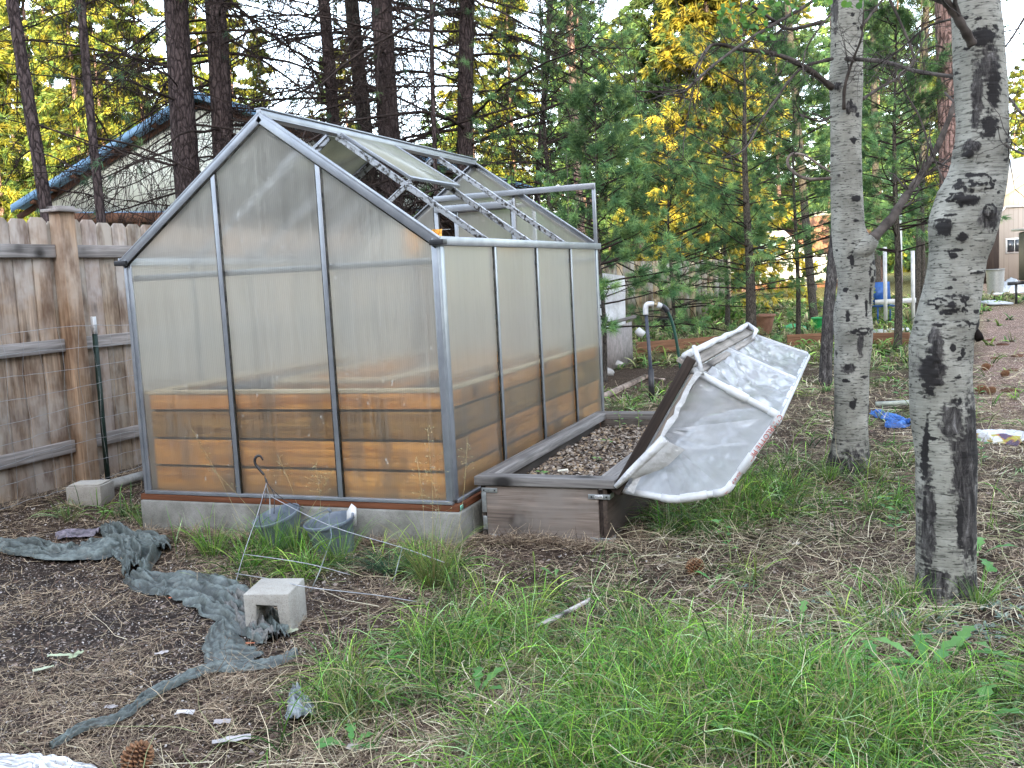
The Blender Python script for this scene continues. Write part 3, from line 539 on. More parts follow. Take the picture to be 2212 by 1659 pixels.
# rolled film along the upper frame board
m=MB(); k=26; base=[cp(Lc+.02,-.03+.02*sin(3*pi*q/k)*0+.012*vn(q*.5,0,3),YN+.02+(YF-YN+.02)*q/(k-1)) for q in range(k)]
m.tube(base,[.011+.008*vn(q*.28,2,1) for q in range(k)],12)
e=cp(Lc+.02,-.03,YF+.03); m.tube([cp(Lc-.01,.07,YF-.25),cp(Lc+.03,.05,YF-.08),e,cp(Lc+.03,-.02,YF+.0)],[.009,.015,.020,.014],10)
m.tube([cp(Lc-.01,.09,YN),cp(Lc+.05,.02,YN+.03),cp(Lc+.06,-.02,YN+.12)],[.009,.013,.011],10)
m.build('rolled_film','filmwhite',cv,smooth=True)
m=MB(); k=18; m.grid(np.array([[cp(.05+q/(k-1)*(Lc-.05),.05+.02*vn(q*.9,v,1)+.03*v,YN-.022-.006*vn(q,v*2,5)) for v in (0,.3,.55,.8)] for q in range(k)])); m.build('film_flap','filmwhite',cv,smooth=True)
m=MB()
for q in range(26): p=cp(Lc-.12+random.gauss(0,.03),.12+random.gauss(0,.03),YF-.55+random.gauss(0,.09)); m.box(p+nn*0,p+np.array((random.gauss(0,.01),.02,random.gauss(0,.01))),.008,.004)
# ================================================================ fence
FX=-3.30
fn=tag(empty('privacy_fence',(FX,2.,-.2)),'tall weathered plank privacy fence with capped post left of the greenhouse','fence')
y=-1.6; 
while y<10.5:
    wdt=.145+random.uniform(-.003,.003); zt=1.655+random.uniform(-.015,.012); sh=random.uniform(.78,1.15); x=FX+random.uniform(-.009,.009)
    c=(sh*random.uniform(.97,1.03),sh,sh*random.uniform(.95,1.03)); zb=-.17+random.uniform(-.01,.02)
    P=[(x,y,zb),(x,y+wdt,zb),(x,y+wdt,zt-.03),(x,y+wdt-.03,zt),(x,y+.03,zt),(x,y,zt-.03)]
    m=MB().prism(P,(.017,0,0),c); o=random.random()*30; m.G=[np.stack([m.V[0][:,2]+o,m.V[0][:,1]-y+o,m.V[0][:,0]],-1)]; m.build('picket','fence',fn,bevel=.0015); y+=wdt+.006
yp=PX(160,700,FX+.08)[1]
for k in (-1,0,1,2,3):
    yy=yp+2.44*k
    if yy<-2 : continue
    m=MB().box((FX+.066,yy,-.3),(FX+.066,yy,1.70),.135,.095,up=(1,0,0),col=(.98,.88,.78)); o=m.build('post','fence',fn,bevel=.004)
    c=MB(); c.box((FX+.066,yy-.10,1.712),(FX+.066,yy+.10,1.712),.17,.022); c.box((FX+.066,yy-.07,1.732),(FX+.066,yy+.07,1.732),.12,.018); c.build('post_cap','rail',o,bevel=.004)
    for z in (1.44,.80,.10):
        a_=yy-2.44+.075 if k>-1 else -1.6
        if k<3: MB().box((FX+.038,max(yy+.072,-1.6),z),(FX+.038,yy+2.44-.072,z),.038,.088,col=(1,1,1)).build('rail','rail',fn,bevel=.004)
    if k==-1: pass
for z in (1.44,.80,.10):
    if yp-2.44<-2: MB().box((FX+.038,-1.6,z),(FX+.038,yp-.072,z),.038,.088).build('rail','rail',fn,bevel=.004)
# wire mesh fence with steel post in front of it
WX=-3.12
wf=tag(empty('wire_fence',(WX,1.,-.2)),'sagging wire mesh fence on a green steel stake in front of the plank fence','wire fence')
tb=PX(232,1040,WX); tt=PX(200,684,WX); yy=tb[1]
m=MB(); m.box((WX,yy,-.3),(WX+.0,tt[1],tt[2]-.12),.006,.035,up=(1,0,0)); m.box((WX+.012,yy,-.3),(WX+.012,tt[1],tt[2]-.12),.03,.005,up=(1,0,0)); m.build('stake','greenmetal',wf)
m=MB(); m.box((WX,tt[1],tt[2]-.12),(WX,tt[1],tt[2]),.0065,.036,up=(1,0,0)); m.box((WX+.012,tt[1],tt[2]-.12),(WX+.012,tt[1],tt[2]),.031,.006,up=(1,0,0)); m.build('stake_tip','white',wf)
zt=PX(0,708,WX)[2]; m=MB(); ztop=tt[2]-.04; ya,yb_=-1.2,3.2
rows_=9
def wz(r,y): 
    base=-.17+(ztop-.02+.17)*(1-r/(rows_-1)); return base+.015*sin(y*3.1+r)+.05*r/8*sin(y*1.1)-.03*abs(y-yy)*(1-r/(rows_-1))**2*.8
for r in range(rows_):
    P=[(WX+.02+.01*sin(q*1.7+r),ya+(yb_-ya)*q/60,wz(r,ya+(yb_-ya)*q/60)+random.uniform(-.003,.003)) for q in range(61)]; m.tube(P,.0017,4,caps=False)
for q in range(29):
    y=ya+q*.152+.03; P=[(WX+.021+.012*sin(q*2.+r),y+.02*sin(r*1.3+q*2.1),wz(r,y)) for r in range(rows_)]; m.tube(P,.0013,4,caps=False)
m.build('wire_mesh','wire',wf)
# ================================================================ ground
def axis(a,b,c,d,n1,n2,n3):
    return np.unique(np.concatenate([a-(b-a)*0+np.linspace(0,1,n1)**1*(b-a), np.linspace(b,c,n2), c+(np.linspace(0,1,n3)**2.2)*(d-c)]))
gx=np.unique(np.concatenate([-300+ (np.linspace(0,1,30)**.4)*295, np.linspace(-5,6,200), 6+(np.linspace(0,1,30)**2.2)*294]))
gy=np.unique(np.concatenate([-300+(np.linspace(0,1,24)**.4)*296.5, np.linspace(-3.5,14,260), 14+(np.linspace(0,1,40)**2.2)*500]))
X,Y_=np.meshgrid(gx,gy,indexing='ij'); Z=H(X,Y_)
nearm=np.exp(-((X-.5)/5)**2-((Y_-1)/5)**2); Z+=.03*(fbm(X,Y_,0,5,3)-.5)*nearm
BL=[(1100,1500,.35,1),(1400,1500,.42,1),(1700,1550,.45,1),(1300,1640,.4,1.1),(1600,1470,.3,1),(2000,1560,.35,1),(2150,1450,.35,1),(1900,1400,.25,.8),(970,1400,.16,.9),(950,1290,.14,.8),(850,1620,.2,.8),(780,1520,.16,.7),(1120,1370,.18,.7),(1400,1390,.2,.6),
 (450,1175,.22,1),(560,1200,.3,.9),(640,1235,.2,.9),(840,1205,.16,1),(930,1240,.12,1),(300,1110,.15,1),(150,1110,.1,.6),(700,1480,.12,.5),
 (1500,1130,.3,.9),(1600,1100,.4,1),(1720,1060,.4,1),(1850,1090,.3,.6),(1650,1190,.25,.5),(1800,1180,.2,.4),(1600,1010,.5,.8),(1950,980,.3,.5),(1950,900,.5,.9),(1900,1130,.2,.5),
 (1360,868,.55,1.2),(1440,850,.5,.9),(1750,830,.9,1),(1860,790,.9,1),(1780,760,1.,.8),(2160,1150,.3,.5),(1300,855,.4,1)]
BL=[(*PZ(a,b_)[:2],r,w_) for a,b_,r,w_ in BL]
def gmask(x,y):
    m=np.zeros_like(np.asarray(x,float))
    for bx,by,r,w_ in BL: m=np.maximum(m,w_*np.exp(-((x-bx)**2+(y-by)**2)/(r*r)))
    m=np.maximum(m,.55*(y>9)*(x<2.5)); m=np.maximum(m,.10*(x>0.6))
    return np.clip(m*np.clip(4.0*fbm(x,y,3,3.0,4)-1.45,.03,1.1),0,1)
gm=gmask(X,Y_)[...,None]
far=np.clip((Y_-3)/8,0,1)[...,None]; ang_=np.arctan2(X-CX,Y_-CY); a_e=math.atan2(ray(2085,650)[0],ray(2085,650)[1]); right=(np.clip((ang_-a_e)/.02,0,1)*np.clip((Y_-1.5)/4,0,1)*(Y_>0))[...,None]; gfar=np.exp(-((np.hypot(X-CX,Y_-CY)-30)/3.5)**2)[...,None]; right=right*(1-gfar)
base=np.array((1,1,1.))*np.ones(X.shape+(1,)); straw=np.array((1.25,1.08,.85)); green=np.array((1.1,1.7,.7)); red=np.array((3.9,3.4,3.1))
leftdark=np.clip((.2-X)/.8,0,1)*np.clip((-.4-Y_)/.6,0,1); leftdark=leftdark[...,None]
c=base*(1-.75*(1-leftdark))+straw*.75*(1-leftdark); c=c*(1-.75*gm)+green*.75*gm
cf=np.clip((Y_-9)/5,0,1)[...,None]; c=c*(1-cf*.8)+np.array((2.8,3.4,1.5))*.8*cf; c=c*(1-right)+red*right
mk('ground',np.stack([X,Y_,Z],-1).reshape(-1,3),np.array([(i*len(gy)+j,(i+1)*len(gy)+j,(i+1)*len(gy)+j+1,i*len(gy)+j+1) for i in range(len(gx)-1) for j in range(len(gy)-1)]),'ground',None,c.reshape(-1,3),None,True,kind='structure')
# unseen ridge added behind the viewer to keep low sun off yard and barn
U=np.concatenate([np.linspace(-140,-20,20),np.linspace(-19,29,60),np.linspace(30,140,20)]); Vv=np.linspace(0,60,24); P=[]
hr=np.array([hd[0],hd[1]])/np.linalg.norm(hd); lr=np.array([-hr[1],hr[0]])
for u in U:
    row=[]
    for v in Vv:
        q=C0[:2]+hr*(22+v)+lr*u; hh=np.clip(v/16,0,1); hh=hh*hh*(3-2*hh)
        a1_=float(np.clip((5.5-u)/5,0,1)); a2_=float(np.clip((u-13)/5,0,1)); ridge=19.0+4.6*a1_*a1_*(3-2*a1_)+7.*a2_*a2_*(3-2*a2_)+.5*float(fbm(u*.15,1,2,1,2)-.5)*2
        row.append((q[0],q[1],-.3+ridge*hh))
    P.append(row)
MB().grid(P).build('shade_hill','ground',None,True,kind='structure')
# ================================================================ pine needles, dead grass, leaves, pebbles on the ground
def sample(n,rmin=2.2,rmax=11,a0=-.52,a1=.50,p=1.0):
    # around the viewer, thinning out with distance
    r=rmin*(rmax/rmin)**(rng.random(n)**p); a=YAW+rng.uniform(a0,a1,n); return CX+r*np.sin(a),CY+r*np.cos(a),r
def blocked(x,y):
    return ((x>-1.97)&(x<.07)&(y>-.06)&(y<2.85))|((x>.05)&(x<.80)&(y>.08)&(y<2.36))|(x<-3.31)
def scatter_strips(n,Lr,wr,mat,name,label,cat,colf,K=4,lift=.006,tilt=.12,wob=.25,rmax=11,keep=None,xy=None):
    x,y,r=sample(n,rmax=rmax) if xy is None else (xy[0],xy[1],np.hypot(xy[0]-CX,xy[1]-CY)); k=~blocked(x,y)
    if keep is not None: k&=keep(x,y)
    x,y,r=x[k],y[k],r[k]; n=len(x); z=H(x,y)+.03*(fbm(x,y,0,5,3)-.5)*np.exp(-((x-.5)/5)**2-((y-1)/5)**2)+rng.random(n)*lift+.003
    a=rng.uniform(0,2*pi,n); d=np.stack([np.cos(a),np.sin(a),rng.normal(.02,tilt,n)],-1); L=rng.uniform(*Lr,n)
    P=grow(np.stack([x,y,z],-1),d,L,K,.05,wob); P[...,2]=np.maximum(P[...,2],z[:,None]-.002)
    lodw=(1+np.maximum(0,r-4)*.22); W=rng.uniform(*wr,n)[:,None]*lodw[:,None]*np.linspace(1,.5,K)[None]
    side=unit(np.cross(d,np.array([0,0,1.]))+rng.normal(0,.35,(n,3))*np.array([.2,.2,1]))
    V,F=strips(P,W,side); c=np.repeat(colf(x,y,n),K*2,axis=0)
    return tag(mk(name,V,F,mat,None,c),label,cat,kind='stuff')
def pal(cols,n,j=.25): 
    c=np.array(cols)[rng.integers(0,len(cols),n)]; return c*(1+rng.uniform(-j,j,(n,1)))
def strawcol(x,y,n):
    c=pal([(.36,.27,.18),(.48,.38,.26),(.22,.155,.11),(.13,.085,.06),(.50,.40,.28),(.075,.05,.04)],n,.4); return c
scatter_strips(150000,(.03,.13),(.0012,.0028),'straw','pine_straw','scattered brown pine needles and dead stalks covering the bare yard','pine straw',strawcol,4,.012,keep=lambda x,y: rng.random(len(x))<np.clip(3.4*fbm(x,y,4,3.4,4)-1.1,.16,1))
def leftd(x,y): return np.clip((.2-x)/.8,0,1)
scatter_strips(46000,(.10,.28),(.0018,.004),'straw','dead_grass','matted pale dead grass lying over the right side of the yard','dead grass',lambda x,y,n: pal([(.58,.50,.34),(.42,.36,.23),(.70,.63,.46),(.22,.18,.12),(.30,.33,.16),(.12,.09,.06)],n),5,.03,.2,.3,rmax=14,
  keep=lambda x,y:(rng.random(len(x))<np.clip(.15+.7*(x-.1),.02,1)*np.clip(3*fbm(x,y,9,2.6,3)-1.0,.08,1))|((gmask(x,y)>.5)&(rng.random(len(x))<.5)))
# crumbs: pebbles, bark chips, bits of leaf
def crumbs(n,size,name,label,cat,cols,mat='paper',keep=None,flat=.5,rmax=8,zf=None,xy=None):
    if xy is None: x,y,r=sample(n,rmax=rmax); k=~blocked(x,y)
    else: x,y=xy; r=np.hypot(x-CX,y-CY); k=np.ones(len(x),bool)
    if keep is not None: k&=keep(x,y)
    x,y,r=x[k],y[k],r[k]; n=len(x); z=(H(x,y)+.03*(fbm(x,y,0,5,3)-.5)*np.exp(-((x-.5)/5)**2-((y-1)/5)**2)+.004) if zf is None else zf(x,y)
    s=rng.uniform(*size,n)*(1+np.maximum(0,r-4)*.1); a=rng.uniform(0,2*pi,n)
    t1=np.stack([np.cos(a),np.sin(a),rng.normal(0,.5*flat*2,n)],-1); t1=unit(t1); t2=unit(np.cross(t1,np.stack([rng.normal(0,flat,n),rng.normal(0,flat,n),np.ones(n)],-1))); n3=np.cross(t1,t2)
    c=np.stack([x,y,z],-1); S=s[:,None]; e=rng.uniform(.5,1,(n,1)); th=rng.uniform(.15,.5,(n,1))
    V=np.stack([c-t1*S,c+t2*S*e,c+t1*S*rng.uniform(.7,1.2,(n,1)),c-t2*S*e,c+n3*S*th*np.sign(n3[:,2:3]+.01)],1).reshape(-1,3)
    b_=(np.arange(n)*5)[:,None]; F=np.concatenate([b_+np.array([[0,1,4]]),b_+np.array([[1,2,4]]),b_+np.array([[2,3,4]]),b_+np.array([[3,0,4]])])
    return tag(mk(name,V,F,mat,None,np.repeat(pal(cols,n),5,axis=0)),label,cat,kind='stuff')
crumbs(60000,(.0022,.0065),'gravel_crumbs','white perlite grit and tiny stones in the dark bare soil','grit',[(.5,.46,.43),(.36,.31,.28),(.22,.18,.16),(.12,.09,.08),(.05,.04,.035)],keep=lambda x,y:rng.random(len(x))<np.clip(.25+leftd(x,y),0,1))
crumbs(5200,(.005,.015),'dry_leaves','small curled dry leaves and bark chips strewn over the yard','dry leaves',[(.24,.19,.16),(.30,.25,.22),(.16,.11,.085),(.20,.15,.12),(.12,.08,.065)],flat=.45)
n=8000; xx=rng.uniform(.16,.71,n); yy=rng.uniform(.18,2.24,n)
d_=crumbs(n,(.006,.018),'leaf_mulch','brown and grey dry leaves filling the low wooden planter box','leaf mulch',[(.34,.285,.23),(.46,.40,.34),(.22,.165,.12),(.09,.065,.05),(.38,.28,.18),(.13,.10,.085)],xy=(xx,yy),zf=lambda x,y:.012+.028*fbm(x,y,5,6)+.012*rng.random(len(x)),flat=.55)
# ================================================================ grass
def grass(ncl,per,name,label,R0,R1,mask,Lr,wr,cols,lean=.7,thr=0.):
    x,y,r=sample(ncl,R0,R1,-.60,.58); m=mask(x,y); k=(rng.random(len(x))<m)&(m>thr)&~blocked(x,y); x,y,r=x[k],y[k],r[k]; nc=len(x)
    la=rng.uniform(0,2*pi,nc); ls=rng.uniform(.2,1.,nc)*lean; hue=pal(cols,nc,.25); N=nc*per
    cx=np.repeat(x,per)+rng.normal(0,.022,N); cy_=np.repeat(y,per)+rng.normal(0,.022,N); rr=np.repeat(r,per)
    z=H(cx,cy_)-.005; a=rng.uniform(0,2*pi,N)
    d=np.stack([np.cos(a)*.45+np.repeat(np.cos(la)*ls,per),np.sin(a)*.45+np.repeat(np.sin(la)*ls,per),rng.uniform(.35,1.1,N)],-1)
    L=rng.uniform(*Lr,N)*np.repeat(rng.uniform(.6,1.15,nc),per); K=6
    P=grow(np.stack([cx,cy_,z],-1),d,L,K,.24,.05); P[...,2]=np.maximum(P[...,2],H(cx,cy_)[:,None]+.004)
    W=(rng.uniform(*wr,N)*(1+np.maximum(0,rr-4)*.16))[:,None]*np.array([.8,1,1,.85,.6,.12])[None]
    side=unit(np.cross(d,np.array([0,0,1.]))+rng.normal(0,.25,(N,3))); V,F=strips(P,W,side)
    c=np.repeat(hue,per,axis=0)*np.exp(rng.normal(-.08,.42,(N,1))); ye=rng.random(N)<.15; c[ye]=pal([(.36,.31,.15),(.30,.26,.12)],ye.sum())
    cc=c[:,None,:]*np.linspace(.15,1.3,K)[None,:,None]; cc=np.repeat(cc.reshape(-1,3),2,axis=0)  # root-to-tip ramp paints the shade between blades into their colour
    return tag(mk(name,V,F,'grass',None,cc),label,'grass',kind='stuff')
GC=[(.17,.40,.05),(.10,.28,.04),(.25,.48,.06),(.17,.34,.10),(.34,.48,.09),(.05,.14,.03),(.32,.48,.22),(.22,.38,.07)]
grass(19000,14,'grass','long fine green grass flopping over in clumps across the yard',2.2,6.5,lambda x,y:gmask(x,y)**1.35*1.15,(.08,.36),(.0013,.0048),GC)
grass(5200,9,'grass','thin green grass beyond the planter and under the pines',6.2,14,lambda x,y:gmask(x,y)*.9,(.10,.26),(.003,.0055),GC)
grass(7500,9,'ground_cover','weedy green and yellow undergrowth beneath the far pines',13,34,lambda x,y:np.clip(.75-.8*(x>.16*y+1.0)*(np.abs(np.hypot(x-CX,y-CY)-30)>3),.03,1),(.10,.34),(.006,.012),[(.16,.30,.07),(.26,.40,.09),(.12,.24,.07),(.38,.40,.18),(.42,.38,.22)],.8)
def tuft(vx,vy,n,Lr,cols,name='grass_tuft',label='',spread=.05,wr=(.0018,.0034),heads=0,lean=.35):
    p=G(vx,vy); N=n; a=rng.uniform(0,2*pi,N); d=np.stack([np.cos(a)*lean,np.sin(a)*lean,np.ones(N)],-1); rad=rng.random(N)*spread
    S=np.stack([p[0]+np.cos(a)*rad,p[1]+np.sin(a)*rad,np.full(N,p[2]-.005)],-1); P=grow(S,d,rng.uniform(*Lr,N),7,.14,.045)
    W=rng.uniform(*wr,N)[:,None]*np.array([.8,1,1,.9,.7,.5,.1])[None]; V,F=strips(P,W,unit(np.cross(d,[0,0,1.])+rng.normal(0,.2,(N,3))))
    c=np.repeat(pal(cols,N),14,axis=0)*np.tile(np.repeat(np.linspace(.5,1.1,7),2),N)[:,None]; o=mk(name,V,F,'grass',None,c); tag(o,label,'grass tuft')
    return o
YG=[(.16,.24,.05),(.09,.19,.05),(.22,.27,.07),(.28,.26,.10)]
tuft(937,1270,150,(.14,.42),YG,label='upright yellow-green grass tuft in front of the greenhouse corner post')
tuft(460,1195,130,(.10,.26),GC,label='dense dark green tuft against the left end of the concrete base')
tuft(70+240,1135,70,(.08,.18),GC,label='short green tuft beside the left corner of the concrete base')
tuft(150,1130,40,(.08,.2),YG,label='small yellowing tuft behind the crumpled tarp')
tuft(640,1190,120,(.12,.3),GC,label='grass tuft hugging the leaning grey pot')
tuft(840,1235,150,(.12,.32),[(.03,.10,.05),(.04,.12,.06)],label='flopped blue-green tuft under the wire frame',lean=.9)
tuft(770,1560,60,(.08,.2),YG,label='yellowish tuft at the edge of the bare soil')
tuft(240,1010,60,(.10,.30),[(.3,.28,.16),(.2,.2,.1)],label='dry grass clump at the foot of the green stake')
# seed stalks in front of the greenhouse
def stalk(vx,vy,tx,ty,label,n=16,yd=None):
    p=G(vx,vy); q=PY(tx,ty,p[1]+.01); P=np.array([p*(1-f)+q*f+np.array((.02*sin(f*3),0,0)) for f in np.linspace(0,1,8)])
    r=tag(empty('seed_stalk',p),label,'grass stalk'); c=(.40,.36,.20)
    MB().tube(P,np.linspace(.0014,.0007,8),4,c).build('stem','straw',r); m=MB()
    for k in range(n):
        f=random.uniform(.62,1.0); b_=p*(1-f)+q*f+np.array((.02*sin(f*3),0,0)); sp=.035*(1.05-f)*2+.008; d=np.array((random.gauss(0,1)*sp,random.gauss(0,.4)*sp,random.uniform(-.2,1)*sp)); e=b_+d
        m.tube([b_,e],[.0004,.0004],3,c,False); m.tube([e,e+nrm(d)*.005,e+nrm(d)*.010],[.0006,.0018,.0004],4,(.52,.50,.30))
    m.build('seed_head','straw',r)
for a_ in ((660,1160,600,985,'bent seed stalk crossing the first orange plank gap',20),(645,1140,655,985,'short seed stalk left of the black hook',20),(610,1180,720,1010,'seed stalk leaning right beside the second glazing bar',16),(690,1180,680,1000,'feathery seed stalk above the grey pots',24),(560,1150,532,985,'drooping seed stalk over the first glazing bar',26),(930,1230,922,925,'tall seed stalk left of the corner post',26),(915,1230,898,985,'middle-height seed stalk near the corner post',18),(950,1235,937,1050,'shortest seed stalk near the corner post',16),(975,1215,1008,945,'seed stalk leaning past the corner post',18),(545,1180,412,925,'long slanted seed stalk across the orange planks',14),(660,1150,640,1010,'seed stalk with wide head by the pots',22),(600,1170,455,1010,'thin seed stalk slanting left over the planks',10)): stalk(*a_)
# weeds with lobed leaves
def weed(vx,vy,n,L,w,label,lobed=True,cols=((.11,.29,.08),(.16,.35,.10)),up=1.,name='dandelion'):
    p=G(vx,vy); r=tag(empty(name,p),label,'weed'); rnd=random.Random(int(vx*31+vy))
    for k in range(n):
        a=2*pi*k/n+rnd.uniform(-.3,.3); LL=1.05*L*rnd.uniform(.6,1.1); d=np.array((cos(a),sin(a),up*rnd.uniform(.5,1.6))); sd=nrm(np.cross(d,(0,0,1))); K=9; rows=[]; q=p.copy()
        for j in range(K):
            f=j/(K-1); ww=1.0*w*(.25+1.0*sin(pi*min(1,f*1.02)**1.5))*((.45 if j%2 else 1.) if lobed else 1)*(1 if j<K-1 else .1); d=nrm(d+np.array((0,0,-.13))); q=q+d*LL/(K-1)
            rows.append([q-sd*ww+np.array((0,0,.2*ww)),q,q+sd*ww+np.array((0,0,.2*ww))])
        c=np.array(cols[k%len(cols)])*rnd.uniform(.8,1.2); MB().grid(rows,c).build('leaf','foliage',r)
for a_ in ((1490,1480,7,.16,.018,'lobed dandelion in the grass below the pale wood slat'),(1900,1440,7,.17,.02,'broad dandelion right of the bare patch'),(2060,1420,6,.20,.022,'tall upright dandelion leaves left of the picture edge'),(2110,1200,5,.20,.022,'dandelion leaves rising behind the scarred aspen foot'),(1655,1600,6,.17,.02,'lobed dandelion at the lower middle edge'),(1230,1620,6,.15,.018,'dandelion near the bottom edge in thick grass'),(1545,1265,4,.09,.012,'little dandelion on the straw below the white cover'),(1200,1255,4,.08,.010,'tiny dandelion in front of the planter box'),(830,1430,5,.10,.014,'small weed by the cinder block in thin grass'),(1840,1470,5,.13,.018,'dandelion in the shade of the long grass'),(2190,1480,5,.10,.03,'round weed at the right edge'),(760,1610,6,.10,.016,'weed rosette at the edge of the bare soil'),(1380,1450,5,.11,.015,'weed rosette under the pale wood slat'),(1345,945,4,.07,.012,'seedling at the far end of the planter'),(2000,1450,7,.17,.022,'wide dandelion between two upright ones near the scarred aspen'),(1500,1580,6,.16,.02,'dandelion rosette in the middle of the lawn'),(2110,1560,6,.17,.02,'dandelion at the lower right of the lawn'),(1030,1500,6,.12,.017,'small lobed weed at the left part of the lawn'),(1730,1350,5,.11,.014,'weed on the dead grass right of the wood slat'),): weed(*a_)
def sapling(vx,vy,h,n,ls,label,dx=0,name='leafy_seedling',cols=((.14,.30,.09),(.10,.24,.08)),parent=None,base=None,lt=None):
    p=G(vx,vy) if base is None else np.asarray(base,float); r=tag(empty(name,p),label,'seedling'); rnd=random.Random(int(vx*7+vy)); P=np.array([p+np.array((dx*f*f,.02*sin(4*f),h*f)) for f in np.linspace(0,1,7)])
    MB().tube(P,np.linspace(.003,.0013,7)*(1+h),5,(.25,.30,.12)).build('stem','leaf',r)
    for k in range(n):
        f=.3+.7*k/(n-1); b_=p+np.array((dx*f*f,.02*sin(4*f),h*f)); a=k*2.4+rnd.random(); d=nrm((cos(a),sin(a),.35)); sd=nrm(np.cross(d,(0,0,1))); L=ls*rnd.uniform(.7,1.1); rows=[]
        for j in range(6):
            g=j/5; w_=L*.38*sin(pi*min(.97,g*.95+.04)); q=b_+d*(L*.25+L*g)+np.array((0,0,-.25*L*g*g)); rows.append([q-sd*w_+np.array((0,0,.3*w_)),q,q+sd*w_+np.array((0,0,.3*w_))])
        m=MB(); m.grid(rows,np.array(cols[k%2])*rnd.uniform(.8,1.2)); m.build('leaf','foliage',r)
sapling(1578,1218,.20,8,.045,'pale green seedling with pointed leaves in front of the white cover',-.045)
sapling(1935,1170,.16,7,.05,'leafy seedling between the two big aspens')
sapling(1915,1120,.13,6,.05,'short seedling left of the scarred aspen')
sapling(2120,1010,.16,7,.05,'leafy sprout right of the scarred aspen at mid height')
sapling(2110,900,.25,8,.06,'taller sprout growing behind the scarred aspen',.02)
sapling(1945,870,.2,7,.07,'green sprout behind the blue plastic',.0)
for q,(x,y,l_) in enumerate(((.25,.6,'sprout at the left near part of the dry leaf bed'),(.45,1.0,'sprout in the middle of the dry leaf bed'),(.36,1.55,'green sprout in the shaded far half of the dry leaf bed'),(.30,2.1,'leafy sprout at the far corner of the planter'),(.42,2.15,'taller sprout at the far end of the planter'))):
    sapling(300+q,800,(.03,.03,.04,.14,.17)[q],(3,3,3,6,6)[q],.04,l_,0,base=(x,y,.02),cols=((.16,.34,.10),(.24,.40,.12)))
bx_=[];by_=[]
for (x0_,y0_,x1_,y1_,n_) in ((-1.95,-.07,.07,-.07,2600),(.07,.06,.80,.06,1600),(.83,.1,.86,2.3,1200),(-3.2,-1.2,-3.2,3.,2200),(-2.0,0,-2.0,2.5,900)):
    f_=rng.random(n_); bx_.append(x0_+(x1_-x0_)*f_+rng.normal(0,.045,n_)); by_.append(y0_+(y1_-y0_)*f_-np.abs(rng.normal(0,.04,n_)))
scatter_strips(0,(.03,.12),(.0014,.003),'straw','banked_straw','brown straw and needles banked against the bases of planter, foundation and fence','straw',strawcol,4,.035,.25,xy=(np.concatenate(bx_),np.concatenate(by_)))
# silver ground cover by the scarred aspen
x,y,r=sample(5200,2.3,4.6); c0=PZ(2110,1345); k=(np.abs(x-c0[0])<.9)&(rng.random(len(x))<np.exp(-((x-c0[0])/.45)**2-((y-c0[1])/.22)**2)); x,y=x[k],y[k]; n=len(x)
a=rng.uniform(0,2*pi,n*5); bx=np.repeat(x,5); by=np.repeat(y,5); d=np.stack([np.cos(a),np.sin(a),rng.uniform(.2,.9,n*5)],-1); P=grow(np.stack([bx,by,H(bx,by)+.01],-1),d,rng.uniform(.02,.035,n*5),4,.1,.05)
V,F=strips(P,np.full((n*5,1),.010)*np.array([[.35,.9,1.,.3]]),unit(np.cross(d,[0,0,1.]))); tag(mk('ground_cover',V,F,'foliage',None,np.repeat(pal([(.22,.30,.25),(.30,.38,.33),(.16,.24,.18)],n*5),8,axis=0)),'silvery small-leaved ground cover at the foot of the scarred aspen','ground cover',kind='stuff')

tuft(1960,1305,80,(.06,.2),GC,label='ragged grass at the left foot of the scarred aspen')
tuft(2115,1310,90,(.06,.22),GC,label='ragged grass at the right foot of the scarred aspen')
tuft(1790,1040,60,(.06,.2),GC,label='thin grass at the foot of the smooth aspen')
tuft(1890,1035,70,(.06,.24),YG,label='yellowish grass right of the smooth aspen foot')
tuft(1340,1195,50,(.05,.14),[(.4,.34,.22),(.3,.26,.16)],label='dry stalks at the right front corner of the planter',lean=.9)

tuft(735,1215,90,(.10,.30),GC,label='grass tuft in front of the upright grey pot')
tuft(590,1205,110,(.12,.32),GC,label='tall grass hiding the front of the tilted grey pot')
tuft(540,1230,60,(.10,.26),GC,label='grass tuft under the left leg of the wire cage')
# ================================================================ trees
def trunkmesh(P,R,name,mat,parent,n=20,rough=.06,s=9,col=(1,1,1)):
    P=np.asarray(P,float); R=np.asarray(R,float); K=len(P); a=np.arange(n)*2*pi/n
    T=np.gradient(P,axis=0); T/=np.linalg.norm(T,axis=1)[:,None]; u=unit(np.cross(T,np.array([0,1.,.02]))); w_=np.cross(T,u)
    r=R[:,None]*(1+rough*2*(fbm(P[:,0:1]+np.cos(a)*R[:,None],P[:,1:2]+np.sin(a)*R[:,None],P[:,2:3]*.35,s,3)-.5))
    V=P[:,None,:]+r[...,None]*(np.cos(a)[None,:,None]*u[:,None,:]+np.sin(a)[None,:,None]*w_[:,None,:])
    i=np.arange(n); k=np.arange(K-1)[:,None]*n; F=np.stack([k+i,k+(i+1)%n,k+n+(i+1)%n,k+n+i],-1).reshape(-1,4)
    return mk(name,V.reshape(-1,3),F,mat,parent,col,None,True)
